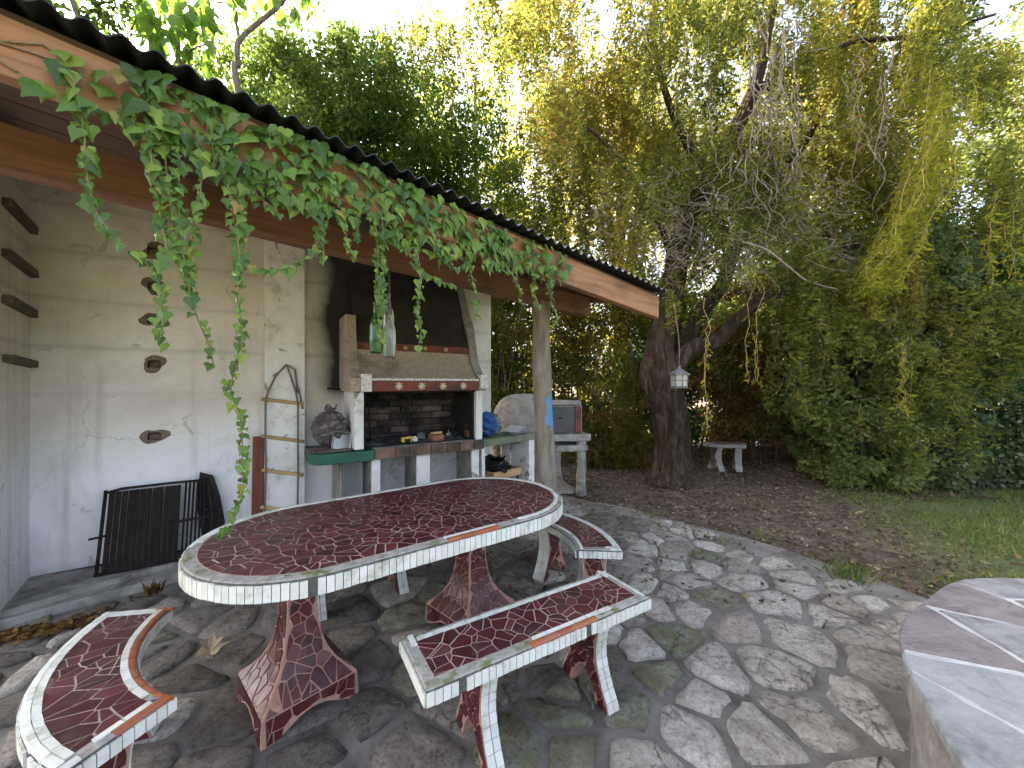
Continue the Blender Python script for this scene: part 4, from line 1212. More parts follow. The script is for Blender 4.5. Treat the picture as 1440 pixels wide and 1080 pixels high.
named = [((1345, 900), M_slabpurple), ((1385, 850), M_slabpurple), ((1350, 1030), M_slabteal), ((1440, 985), M_slabteal), ((1440, 905), M_slabgrey), ((1440, 832), M_slabgrey), ((1500, 860), M_slabpurple)]
for (q, m) in named: sites.append((pp_(*q), m))
sites += [((-1.0, -.35), M_slabgrey), ((.2, -.1), M_slabpurple), ((.75, .55), M_slabteal), ((.9, -.35), M_slabgrey), ((.1, -.8), M_slabteal), ((-.75, -.95), M_slabpurple), ((.75, -1.0), M_slabpurple), ((1.2, .2), M_slabgrey), ((.45, 1.15), M_slabteal)]
dom = [(p[0] * 1.004, p[1] * 1.004) for p in circ]
for i, poly in cells([s[0] for s in sites], dom, .026, 15, .3):
    dn = []
    for k in range(len(poly)):
        a = poly[k]; b = poly[(k + 1) % len(poly)]; L = math.hypot(b[0] - a[0], b[1] - a[1]); nn = max(1, int(L / .07))
        for t in range(nn):
            p = (a[0] + (b[0] - a[0]) * t / nn, a[1] + (b[1] - a[1]) * t / nn)
            dn.append((p[0] + random.uniform(-.009, .009) * (math.hypot(*p) < PR - .04), p[1] + random.uniform(-.009, .009) * (math.hypot(*p) < PR - .04)))
    v, f = poly_slab(dn, PH - .03, PH + random.uniform(0, .006), .008)
    link('flagstone', new_mesh('flagstone', v, f, sites[i][1]), plat)
# ------------------------------------------------------------------ things in and around the shelter
random.seed(31)
def W_(x, y, z=0.0): return M_SH @ Vector((x, y, z))

# grill grate leaning on the wall
gr = thing('grill_grate', 'rusty iron grill grate of channel bars leaning against the white wall', 'grill grate', W_(.40, -.27, .09), W_ANG)
Hg, tl = .60, math.atan2(.20, .58)
def gp_(x, h, o=0.0): return (x, h * math.sin(tl) - o * math.cos(tl), h * math.cos(tl) + o * math.sin(tl))
MB().tube([gp_(0, .012), gp_(.66, .012)], .012, 8).build('rail', M_iron, gr)
MB().tube([gp_(.02, Hg), gp_(.10, Hg + .02), gp_(.40, Hg + .025), gp_(.63, Hg + .022)], .010, 8).build('rail', M_iron, gr)
MB().tube([gp_(.63, Hg + .03), gp_(.65, Hg * .85), gp_(.675, Hg * .55), gp_(.68, .02)], .011, 8).build('rail', M_iron, gr)
MB().tube([gp_(.012, 0), gp_(.012, Hg + .02)], .011, 8).build('rail', M_iron, gr)
for k in range(12):
    x = .055 + k * .0355; j = random.uniform(-.003, .003)
    g = .0172; v = [gp_(x - g, .02, .006), gp_(x, .02, .020), gp_(x + g, .02, .006), gp_(x, .02, .004), gp_(x - g + j, Hg, .006), gp_(x + j, Hg, .020), gp_(x + g + j, Hg, .006), gp_(x + j, Hg, .004)]
    MB().add(v, [(0, 1, 5, 4), (1, 2, 6, 5), (2, 3, 7, 6), (3, 0, 4, 7), (0, 3, 2, 1), (4, 5, 6, 7)]).build('channel_bar', M_ironrust, gr)
for k in range(6):
    x = .488 + k * .0255
    MB().tube([gp_(x, .02), gp_(x + .004, Hg + .022)], .0078, 6).build('round_bar', M_iron, gr)
for (x0, x1, h) in ((-.045, .05, .27), (.62, .725, .37)):
    MB().tube([gp_(x0, h, .02), gp_(x1, h + .01, .02)], .009, 8).build('handle', M_iron, gr)
MB().bar(gp_(.30, .30, .02), gp_(.66, .315, .02), .012, .02).build('cross_bar', M_iron, gr)
bl = thing('iron_plate', 'bent black iron plate standing behind the grill grate', 'iron plate', W_(1.02, -.12, .09), W_ANG)
MB().prism([(0, 0), (.13, -.01), (.135, .22), (.10, .44), (.05, .62), (-.04, .66), (-.06, .40)], 'y', -.02, -.008).build('plate', M_iron, bl, rot=(-.12, 0, 0))

# long red-brown plank standing beside the pilaster
pl = MB().box((-.045, -.012, 0), (.045, .012, 1.02)).build('wooden_plank', M_plank, None, W_(1.385, -.07, .0), (-.03, .015, W_ANG), bevel=.004)
tag(pl, 'narrow red brown plank propped in the corner beside the white pilaster', 'plank')

# rope ladder hung on the pilaster
hk = W_(1.615, -.115, 1.72)
lad = thing('rope_ladder', 'rope ladder with bamboo rungs hanging on the white pilaster', 'ladder', hk, W_ANG)
def lp(u, v): q = wallpt(u, v, .118); return Vector((q.x - 1.615, q.y + .115, q.z - 1.72))
rng_px = [((367, 561), (427, 568)), ((367, 613), (427, 621)), ((368, 661), (427, 668)), ((366, 713), (426, 720))]
rungs = [(lp(*a), lp(*b)) for a, b in rng_px]
for a, b in rungs:
    MB().tube([a + (b - a) * t for t in np.linspace(0, 1, 7)], [.0155 + .002 * (i % 2) for i in range(7)], 10).build('rung', M_rung, lad, rot=None)
knot = lp(403, 513)
lr = [knot, lp(388, 528), lp(378, 548)] + [a + (b - a) * .10 for a, b in rungs] + [rungs[-1][0] + Vector((.03, 0, -.35))]
rr_ = [knot, lp(409, 530), lp(416, 552)] + [a + (b - a) * .86 for a, b in rungs] + [rungs[-1][1] + Vector((-.05, 0, -.35))]
MB().tube([p + Vector((0, -.012, 0)) for p in lr], .0085, 8, rough=.1).build('rope', M_rope, lad)
MB().tube([p + Vector((0, -.012, 0)) for p in rr_], .0085, 8, rough=.1).build('rope', M_rope, lad)
MB().tube([knot + Vector((0, -.015, 0)), lp(415, 520), lp(418, 545), lp(421, 552), lp(426, 575)], .008, 8, rough=.15).build('rope', M_rope, lad)
MB().tube([lp(417, 543), lp(419, 548), lp(420, 553)], [.010, .018, .010], 8, rough=.2).build('knot', M_rope, lad)
MB().tube([knot + Vector((0, .1, .005)), knot + Vector((0, -.02, .0))], .006, 8).build('nail', M_iron, lad)

# crumpled bags
def bag(name, label, loc, rx, ry, h, m, seed, neck=.28, parts=()):
    r_ = np.random.default_rng(seed); U, V = 30, 18; vs = []
    ph = r_.uniform(0, 6.28, (6, 3)); fr = r_.integers(2, 9, (6, 2))
    for j in range(V + 1):
        t = j / V
        rad = (math.sin(min(1, t / .45) * PI / 2) ** .6) * (1 - max(0, (t - .45) / .55) ** 1.6 * (1 - neck)) if t < .86 else neck * (1 + (t - .86) * 4)
        for i in range(U):
            a = 2 * PI * i / U
            nse = sum(math.sin(fr[k][0] * a + ph[k][0] + fr[k][1] * t * 3) * (.5 ** (k * .5)) for k in range(6)) * .075 + r_.uniform(-.07, .07)
            r = rad * (1 + nse * (1.4 if t > .6 else 1))
            vs.append((rx * r * math.cos(a), ry * r * math.sin(a), h * t + (.02 * math.sin(3 * a + seed) if t > .9 else 0)))
    fs = [(j * U + i, j * U + (i + 1) % U, (j + 1) * U + (i + 1) % U, (j + 1) * U + i) for j in range(V) for i in range(U)] + [tuple(range(U - 1, -1, -1))]
    o = link(name, new_mesh(name, vs, fs, m), None, loc, (0, 0, seed)); tag(o, label, 'bag'); return o
p = wallpt(465, 640, .32)
bag('plastic_bag', 'crumpled smoky plastic bag knotted at the top on the green shelf', W_(p.x, -.32, .893), .165, .12, .40, M_bagdark, 3, .22)
# tray leaning beside the bag
tr = thing('metal_tray', 'dented dull metal tray leaning beside the plastic bag', 'tray', W_(2.03, -.50, .897), W_ANG)
tp = [(-.075, 0), (.075, 0), (.085, .02), (.085, .15), (.07, .17), (-.07, .17), (-.085, .15), (-.085, .02)]
v1 = [(x, 0, z) for x, z in tp]; v2 = [(x * .82, .018, .085 + (z - .085) * .82) for x, z in tp]
link('pan', new_mesh('pan', v1 + v2, [(k, (k + 1) % 8, 8 + (k + 1) % 8, 8 + k) for k in range(8)] + [tuple(range(15, 7, -1))], M_foil), tr, None, (-.3, .2, .1))
MB().tube([(v[0], v[1], v[2]) for v in v1 + v1[:1]], .004, 6).build('rim', M_foil, tr, rot=(-.3, .2, .1))
# wood offcuts on the shelf
for k, (x, y, a, L, lab) in enumerate([(1.87, -.50, .12, .22, 'short flat wood offcut at the rounded end of the green shelf'), (1.97, -.54, .05, .26, 'long thin wood offcut along the front of the green shelf'), (1.86, -.36, -.3, .17, 'dark broken wood offcut behind the plastic bag')]):
    o = MB().bar((-L / 2, 0, .012), (L / 2, .01, .016), .06, .022, jit=.005).build('wood_offcut', M_batten, None, W_(x, y, .893), (0, 0, W_ANG + a), bevel=.003); tag(o, lab, 'wood', 'offcuts on the shelf')

# on the hearth
def hearth(u, y): return wallpt(u, 640, -y).x
yp = thing('yellow_packet', 'torn yellow packet lying on the ash in the fireplace', 'packet', W_(hearth(571, -.46), -.46, .925), W_ANG + .2)
MB().add([(-.06, -.03, 0), (.05, -.035, 0), (.06, .03, 0), (-.05, .035, 0), (-.055, -.02, .045), (.045, -.028, .055), (.05, .02, .05), (-.045, .025, .042), (.085, -.01, .02), (.085, .015, .02)],
         [(0, 3, 2, 1), (4, 5, 6, 7), (0, 1, 5, 4), (2, 3, 7, 6), (3, 0, 4, 7), (1, 8, 5), (5, 8, 9, 6), (6, 9, 2), (1, 2, 9, 8)]).build('wrapper', M_yellow, yp, bevel=.006)
MB().add([(.06, -.045, 0), (.11, -.05, .0), (.12, .0, .01), (.07, .01, .045), (.095, -.03, .05), (.055, -.02, .05)], [(0, 1, 4, 5), (1, 2, 4), (2, 3, 5, 4), (0, 5, 3), (0, 3, 2, 1)]).build('torn_flap', M_paper, yp)
def loose_brick(u, y, z, L, a, lab, m=M_brickred):
    o = MB().bar((-L / 2, 0, .035), (L / 2, 0, .035), .10, .066, jit=.003).build('loose_brick', m, None, W_(hearth(u, y), y, z), (0, 0, W_ANG + a), bevel=.005); tag(o, lab, 'brick', 'bricks on the hearth')
loose_brick(613, -.50, .915, .13, .15, 'broken pink brick near the front edge of the hearth, with a crust on it')
loose_brick(664, -.42, .92, .14, 0, 'sooty brick, lower of two stacked at the right jamb of the hearth')
loose_brick(665, -.42, .988, .13, .1, 'sooty brick, upper of two stacked at the right jamb of the hearth')
o = MB().bar((-.055, 0, .012), (.055, .01, .014), .07, .022, jit=.007).build('bread_crust', M_rung, None, W_(hearth(613, -.50), -.50, .983), (0, 0, W_ANG), bevel=.006); tag(o, 'pale crust lying on the broken pink brick in the fireplace', 'crust')
bag('crumpled_wrapper', 'small crumpled grey wrapper on the ash beside the yellow packet', W_(hearth(592, -.42), -.42, .922), .055, .045, .06, M_bagclear, 5, .5)
cup = MB().lathe([(.001, 0), (.022, 0), (.027, .05), (.010, .066), (.010, .082), (.001, .083)], 14).build('small_bottle', M_glassclear, None, W_(hearth(630, -.40), -.40, .925)); tag(cup, 'small clear bottle standing on the ash between the loose bricks', 'bottle')
ch = MB()
for k in range(30):
    x = random.uniform(2.3, 3.28); y = random.uniform(-.5, -.12); s = random.uniform(.012, .032)
    ch.add([(x - 2.1 + random.uniform(.7, 1.2) * s * a, y + random.uniform(.7, 1.2) * s * b * .7, .925 + s * .6 + random.uniform(.6, 1.1) * s * c * .6) for a in (-1, 1) for b in (-1, 1) for c in (-1, 1)],
           [(0, 1, 3, 2), (4, 6, 7, 5), (0, 4, 5, 1), (2, 3, 7, 6), (0, 2, 6, 4), (1, 5, 7, 3)])
o = ch.build('charcoal', M_char, bq); o['kind'] = 'stuff'

# ---- low shelf between fireplace and oven, and the clay oven on its rough concrete table
OV = on_level(770, 700); 
ovc = np.array([.30, 5.62, 0]); OA = math.radians(12)
oven = thing('clay_oven', 'whitewashed clay dome oven with dark door on a rough concrete stand', 'oven', ovc, OA)
def dome(th):    # slightly faceted ribbed dome
    prof = []
    return prof
dv_ = []; df_ = []
U, V = 32, 12
for j in range(V + 1):
    t = j / V * PI / 2
    for i in range(U):
        a = 2 * PI * i / U; rib = 1 - .022 * (abs(math.sin(a * 7)) ** .5 < .35) - random.uniform(0, .008)
        r = .50 * (math.cos(t) ** .62) * rib
        dv_.append((-.10 + r * math.cos(a), .02 + r * math.sin(a), .83 + .53 * math.sin(t) ** .9))
df_ = [(j * U + i, j * U + (i + 1) % U, (j + 1) * U + (i + 1) % U, (j + 1) * U + i) for j in range(V) for i in range(U)]
link('dome', new_mesh('dome', dv_, df_, M_clay, smooth=True), oven)
fr_ = MB().box((.02, -.52, .832), (.56, -.05, 1.22)).build('mouth_block', M_clay, oven, bevel=.02)
MB().box((.05, -.545, .85), (.44, -.522, 1.19)).build('door', M_doormetal, oven, bevel=.006)
MB().tube([(.22, -.548, 1.04), (.22, -.565, 1.05), (.26, -.565, 1.05)], .006, 6).build('door_handle', M_iron, oven)
MB().box((.445, -.55, .842), (.535, -.40, 1.20)).build('door_frame', M_red, oven, bevel=.008)
MB().bar((.04, -.53, 1.255), (.52, -.53, 1.25), .09, .06, jit=.008).build('lintel', M_greyconc, oven, bevel=.008)
for x in (.06, .40): MB().bar((x, -.56, 1.292), (x + .09, -.55, 1.295), .04, .018).build('hinge', M_iron, oven)
def rough_slab(name, x0, x1, y0, y1, z0, z1, m):
    pts = []
    for a, b, n in (((x0, y0), (x1, y0), 12), ((x1, y0), (x1, y1), 8), ((x1, y1), (x0, y1), 12), ((x0, y1), (x0, y0), 8)):
        pts += [(a[0] + (b[0] - a[0]) * k / n + random.uniform(-.012, .012), a[1] + (b[1] - a[1]) * k / n + random.uniform(-.012, .012)) for k in range(n)]
    return MB().prism(pts, 'z', z0, z1).build(name, m, oven, bevel=.012)
rough_slab('table_slab', -.66, .64, -.62, .5, .74, .83, M_greyconc)
rough_slab('lower_slab', -.05, .60, -.60, .4, .60, .68, M_conc)
for (x, y) in ((.55, -.52), (.0, -.5), (-.5, -.5), (.5, .35), (-.5, .35)):
    zz_ = np.linspace(0, .75, 7)
    MB().tube([(x + random.uniform(-.012, .012), y + random.uniform(-.012, .012), z) for z in zz_], [.062 + .02 * (i in (0, 6)) for i in range(7)], 10, rough=.12).build('leg', M_conc if x > .5 else M_greyconc, oven)
MB().box((.06, .30, 0), (.52, .34, .6)).build('back_panel', M_conc, oven)
MB().box((.05, -.45, 0), (.50, .3, .05)).build('bottom_shelf', M_conc, oven)
# shelf from fireplace to oven
p0 = W_(3.47, -.50, 0); sh_ = thing('side_shelf', 'faded green concrete shelf between the fireplace and the clay oven', 'shelf', p0, W_ANG + .22)
MB().box((0, 0, .80), (.95, .45, .88)).build('slab', M_greygreen, sh_, bevel=.008)
MB().box((.02, .03, 0), (.07, .40, .798)).build('support', M_white, sh_, bevel=.004)
MB().box((.80, .03, 0), (.90, .40, .798)).build('support', M_white, sh_, bevel=.004)
def SP(x, y, z): q = Matrix.Translation(p0) @ Matrix.Rotation(W_ANG + .22, 4, 'Z') @ Vector((x, y, z)); return q
bag('plastic_bag', 'blue and clear plastic bag slumped on the faded green shelf', SP(.20, .16, .882), .16, .13, .27, M_bagblue, 8, .45)
bag('clear_bag', 'dirty clear plastic bag bunched against the blue bag', SP(.36, .22, .882), .12, .10, .26, M_bagclear, 9, .4)
np_ = thing('newspaper', 'folded newspaper sticking out over the faded green shelf', 'newspaper', SP(.62, .12, .884), W_ANG + .5)
for k in range(4):
    MB().add([(-.16, -.1, .005 + k * .012), (.16, -.12, .03 + k * .016), (.17, .1, .035 + k * .016), (-.15, .1, .006 + k * .012), (0, -.13, .012 + k * .018), (0, .1, .016 + k * .018)],
             [(0, 4, 5, 3), (4, 1, 2, 5)]).build('sheet', M_paper, np_, rot=(0, 0, k * .06))
cr = thing('wooden_crate', 'small pale wooden crate on the ground beneath the faded green shelf', 'crate', SP(.28, .12, .0), W_ANG + .22)
for (a, b) in (((0, 0, .36), (.48, .014, .45)), ((0, .286, .36), (.48, .30, .45)), ((0, .0142, .36), (.014, .2858, .45)), ((.466, .0142, .36), (.48, .2858, .45)), ((.014, .0142, .36), (.466, .2858, .372))):
    MB().box(a, b).build('slat', M_crate, cr, bevel=.002)
for (x, y) in ((.02, .02), (.43, .02), (.02, .25), (.43, .25)): MB().box((x, y, 0), (x + .03, y + .03, .359)).build('leg', M_batten, cr)
bag('bin_bag', 'black plastic bag sagging over the pale wooden crate', SP(.46, .27, .374), .19, .13, .22, M_bagblack, 12, .5)

# ---- bottles hung as lamps
def bottle(label, u, vb, d, m, wire_to):
    b = at_depth(u, vb, d); r = .037
    t = thing('hanging_bottle', label, 'bottle', b, 0, 'bottles hung from the beam')
    MB().lathe([(.001, .012), (.022, .004), (r - .003, .001), (r, .012), (r, .165), (r * .86, .195), (r * .5, .225), (.0145, .245), (.0135, .30), (.016, .302), (.016, .315), (.0135, .316)], 24).build('glass', m, t)
    MB().tube([(0, 0, .30), (.002, 0, .45), (0, 0, wire_to - b[2])], .0025, 6).build('wire', M_wire, t)
    MB().lathe([(.0125, .27), (.0125, .318), (.001, .32)], 10).build('stopper', M_wire, t)
    return t
zb_ = beam_pt(530, 372)[2] + .02
bottle('green glass bottle hanging by a wire beneath the beam', 528.5, 497, 2.36, M_glassgreen, zb_)
bottle('clear glass bottle hanging by a wire, lower of the clear pair', 548, 503, 2.40, M_glassclear, zb_)
bottle('clear glass bottle hanging by a wire, higher of the clear pair', 546.5, 478, 2.62, M_glassclear, zb_)

# ---- lantern hung from the end of the eaves
ld = 3.26; lt = at_depth(955, 546, ld)
lan = thing('hanging_lantern', 'small tarnished tin lantern hanging from the end of the eaves', 'lantern', lt)
MB().lathe([(.001, 0), (.072, 0), (.076, .012), (.070, .018)], 8, smooth=False).build('base', M_lampmetal, lan)
MB().lathe([(.066, .018), (.070, .11)], 8, smooth=False).build('glass', M_lampglass, lan)
for k in range(8):
    a = 2 * PI * k / 8; MB().tube([(.069 * math.cos(a), .069 * math.sin(a), .016), (.073 * math.cos(a), .073 * math.sin(a), .114)], .0035, 6).build('glazing_bar', M_lampmetal, lan)
MB().tube([(.071 * math.cos(a), .071 * math.sin(a), .066) for a in np.linspace(0, 2 * PI, 9)], .003, 6).build('ring', M_lampmetal, lan)
MB().lathe([(.092, .112), (.086, .122), (.045, .150), (.020, .166), (.012, .172), (.012, .19), (.001, .192)], 8, smooth=False).build('roof', M_lampmetal, lan)
tz = at_depth(948, 428, ld)
MB().tube([(0, 0, .19), (.004, 0, .3), (-.006, 0, .45), (tz[0] - lt[0], tz[1] - lt[1], tz[2] - lt[2])], .004, 6).build('cord', M_vine, lan)

# one big dry leaf on the paving
lf = on_level(272, 930)
vs = []
lob = [(0, .0), (.05, .045), (.095, .03), (.075, .075), (.12, .10), (.07, .115), (.045, .15), (.02, .11), (0, .165), (-.02, .11), (-.05, .14), (-.06, .10), (-.11, .09), (-.07, .06), (-.085, .02), (-.04, .035)]
vs = [(x, y, .012 + .45 * abs(x) ** 1.1 + .25 * max(0, y - .08) + .01 * math.sin(y * 60)) for x, y in lob] + [(0, .07, .008)]
o = link('fallen_leaf', new_mesh('fallen_leaf', vs, [(k, (k + 1) % 16, 16) for k in range(16)], M_drytan), None, (lf[0], lf[1], .012), (0, 0, -.9)); tag(o, 'large pale dry lobed leaf curled on the dark paving', 'leaf')
# ------------------------------------------------------------------ ivy along the eaves
random.seed(41)
ivy0 = eave(.6, .05)
ivy = thing('climbing_ivy', 'green ivy spreading along the fascia and trailing down in long strands', 'ivy', ivy0)
half = [(0, .02), (.16, .16), (.40, .13), (.50, -.10), (.36, -.30), (.27, -.42), (.13, -.66), (0, -1.0)]
def ivy_leaf(seed):
    r = random.Random(seed); vs = []; fs = []
    n = len(half); jl = [(1 + r.uniform(-.12, .12), 1 + r.uniform(-.1, .1)) for _ in half]
    mid = [(0, y, .0) for _, y in half]
    R = [(x * a, y * b if x else y, -.16 * x - .10 * x * x * 2) for (x, y), (a, b) in zip(half, jl)]
    L = [(-x * (2 - a), y * (2 - b) if x else y, -.16 * x - .10 * x * x * 2) for (x, y), (a, b) in zip(half, jl)]
    vs = R + L + [(0, .0, .03), (0, -.35, .05), (0, -.7, .02)]
    c0, c1, c2 = 2 * n, 2 * n + 1, 2 * n + 2
    for base, fl in ((0, False), (n, True)):
        seq = [(0, 1, c0), (1, 2, c0), (2, 3, c0), (3, c1, c0), (3, 4, c1), (4, 5, c1), (5, c2, c1), (5, 6, c2), (6, 7, c2)]
        for t in seq:
            t = tuple((base + i) if i < 2 * n and i < n else i for i in t)
            fs.append(t[::-1] if not fl else t)
    return vs, fs
LV = [ivy_leaf(k) for k in range(4)]
ivy_leaves = []       # (matrix, variant)
def ivy_add(p, out, size, drop=None):
    z = Vector(out) + Vector((random.uniform(-.6, .6), random.uniform(-.6, .6), random.uniform(-.25, .7))); z.normalize()
    d = Vector((random.uniform(-.5, .5), random.uniform(-.5, .5), 1.0)) if drop is None else Vector(drop)
    y = (d - z * d.dot(z)).normalized(); x = y.cross(z)
    m = Matrix((( x.x, y.x, z.x), (x.y, y.y, z.y), (x.z, y.z, z.z))).to_4x4()
    for r in range(3):
        for c in range(3): m[r][c] *= size
    m.translation = Vector(p) - Vector(ivy0)
    ivy_leaves.append((m, random.randrange(4), (Vector(p) - Vector(CAM)).length / size))
FNv = Vector(FN)
def dens(u):      # how thickly the fascia is covered along the eaves (photo column)
    return float(np.interp(u, [20, 60, 100, 150, 200, 260, 330, 420, 620, 690, 740, 790, 800], [.05, .10, .35, .5, .7, .85, .95, 1, 1, .8, .5, .25, 0]))
def s_of_u(u): return s_back(eave_pt(u, 300))[0]
u = 25.0
while u < 800:
    s = s_of_u(u); d = eave_pt(u, 300)[1]
    h = FH0
    k = dens(u); step = .022
    n = np.random.default_rng(int(u * 10)).poisson(k * 6.4)
    for _ in range(n):
        t = random.random()
        zz = h * (1.02 - 1.75 * t ** 1.15 * (.55 + .45 * k)) if u > 180 else h * random.uniform(.0, .95)
        if u < 180 and random.random() < .4: zz = -.01
        sz = min(.085, max(.026, random.lognormvariate(-3.08, .32))) * (1.12 if u < 240 else 1) * (1 if zz > 0 else .85)
        ivy_add(eave(s + random.uniform(-.02, .02), zz, random.uniform(.012, .06)), FNv, sz)
    u += step * FPX / d * 1.0 * (1380 - u) / 1380 * 1.25
strands = [
 [(96, 105), (112, 150), (119, 195), (123, 245), (128, 285), (143, 312), (165, 338), (190, 357), (214, 376), (224, 400), (227, 440), (229, 484)],
 [(205, 165), (212, 215), (218, 265), (228, 318), (238, 362), (226, 372)],
 [(228, 170), (233, 230), (240, 290), (247, 340), (252, 352)],
 [(250, 172), (251, 240), (252, 300), (256, 350), (263, 385), (268, 420), (279, 452), (292, 480), (300, 512)],
 [(278, 195), (283, 250), (281, 290), (272, 318), (270, 350), (268, 395)],
 [(305, 192), (316, 240), (326, 290), (334, 330), (337, 372), (336, 410), (338, 450), (340, 492), (336, 516), (322, 536), (328, 560), (338, 585), (342, 620), (340, 655), (343, 690), (333, 722), (318, 742), (304, 752)],
 [(322, 200), (332, 250), (340, 300), (343, 345), (341, 372)],
 [(348, 236), (356, 262), (368, 285), (384, 291), (394, 303)],
 [(341, 372), (362, 378), (385, 380), (410, 375), (432, 362), (448, 340), (456, 310)],
 [(400, 250), (412, 276), (430, 296), (446, 312), (456, 336), (456, 368)],
 [(470, 290), (482, 318), (488, 345), (500, 362)],
 [(520, 290), (530, 330), (533, 372), (531, 410), (534, 450), (537, 478)],
 [(535, 300), (540, 345), (538, 385), (540, 420)],
 [(585, 305), (589, 350), (591, 395), (588, 430), (591, 465), (588, 488)],
 [(552, 310), (572, 352), (600, 385), (622, 398), (641, 402)],
 [(612, 330), (622, 365), (640, 380), (655, 372), (668, 352)],
 [(655, 350), (664, 380), (667, 410), (672, 442)],
 [(700, 350), (716, 378), (728, 405), (739, 432)],
 [(742, 370), (752, 402), (757, 430)],
 [(766, 372), (774, 400), (778, 430), (782, 456)],
 [(440, 270), (446, 300)], [(498, 300), (506, 336)], [(564, 320), (566, 352)], [(634, 340), (632, 372)], [(682, 352), (686, 376)], [(380, 240), (390, 268)], [(175, 140), (170, 165)], [(298, 190), (302, 240)]]
for st in strands:
    P = [Vector(eave_pt(a, b, .035)) for a, b in st]
    pts = [P[0]]
    for a, b in zip(P, P[1:]):
        k = max(1, int((b - a).length / .02)); pts += [a + (b - a) * (i / k) for i in range(1, k + 1)]
    dense = [p + FNv * (.012 * math.sin(i * .55 + st[0][0])) + Vector((0, 0, 0)) for i, p in enumerate(pts)]
    MB().tube([p - Vector(ivy0) for p in dense[::2] + dense[-1:]], .0022, 5, cap=False).build('stem', M_vine, ivy)
    L = len(dense)
    for i, p in enumerate(dense):
        f = i / L
        thin = 1.0 if len(st) < 9 else (1.0 - .25 * f)
        for _ in range(2 if random.random() < .9 * thin else 1):
            a = random.uniform(0, 2 * PI); off = Vector((math.cos(a), math.sin(a), 0)) * random.uniform(.004, .018)
            sz = min(.062, max(.016, random.lognormvariate(-3.50, .34))) * (1 - .2 * f)
            ivy_add(p + off, FNv + off * 25, sz)
# stray bare runners on the left of the fascia
for st in ([(-40, 40), (0, 60), (40, 72), (75, 84), (105, 100)], [(-20, 75), (15, 95), (25, 101)], [(0, 58), (60, 62), (85, 80)]):
    P = [Vector(eave_pt(a, b, .006)) - Vector(ivy0) for a, b in st]; MB().tube(P, .003, 6).build('stem', M_vine, ivy)
ivy_leaves.sort(key=lambda t: t[2])
me_l = [new_mesh('leaf', v, f, M_ivy, smooth=False) for v, f in LV]
rest_v = []; rest_f = []; rest_h = []
for k, (m, var, _) in enumerate(ivy_leaves):
    if k < 300:
        o = link('leaf', me_l[var], ivy); o.matrix_local = m
    else:
        b = len(rest_v); rest_v += [m @ Vector(v) for v in LV[var][0]]; rest_f += [tuple(b + i for i in f) for f in LV[var][1]]; rest_h += [random.random()] * len(LV[var][0])
fm_ = new_mesh('foliage', rest_v, rest_f, M_ivya); at = fm_.attributes.new('hue', 'FLOAT', 'POINT'); at.data.foreach_set('value', rest_h)
o = link('foliage', fm_, ivy); o['kind'] = 'stuff'
print('ivy leaves', len(ivy_leaves))

# ------------------------------------------------------------------ trees
def bezier(pts, n):
    """smooth path through the points"""
    P = [Vector(p) for p in pts]; out = []
    for i in range(len(P) - 1):
        p0 = P[max(i - 1, 0)]; p1 = P[i]; p2 = P[i + 1]; p3 = P[min(i + 2, len(P) - 1)]
        for k in range(n):
            t = k / n
            out.append(.5 * ((2 * p1) + (p2 - p0) * t + (2 * p0 - 5 * p1 + 4 * p2 - p3) * t * t + (3 * p1 - p0 - 3 * p2 + p3) * t ** 3))
    return out + [P[-1]]
def rads(r0, r1, n, pw=1.0): return [r0 + (r1 - r0) * (i / max(1, n - 1)) ** pw for i in range(n)]

def clump_leaves(centres, radii, per, size, ratio, droop=.3, squash=.75):
    """leaves in a ball around each centre, denser towards its rim, tips turned out and down"""
    C = np.repeat(centres, per, 0); R = np.repeat(radii, per); N = len(C)
    d = unit(rng.normal(size=(N, 3))); r = rng.uniform(.15, 1, N) ** .55
    P = C + d * (R * r)[:, None] * np.array([1, 1, squash])
    D = d * .7 + rng.normal(size=(N, 3)) * .6 + np.array([0, 0, -droop])
    return leaf_quads(P, D, size * rng.uniform(.6, 1.25, N), ratio)

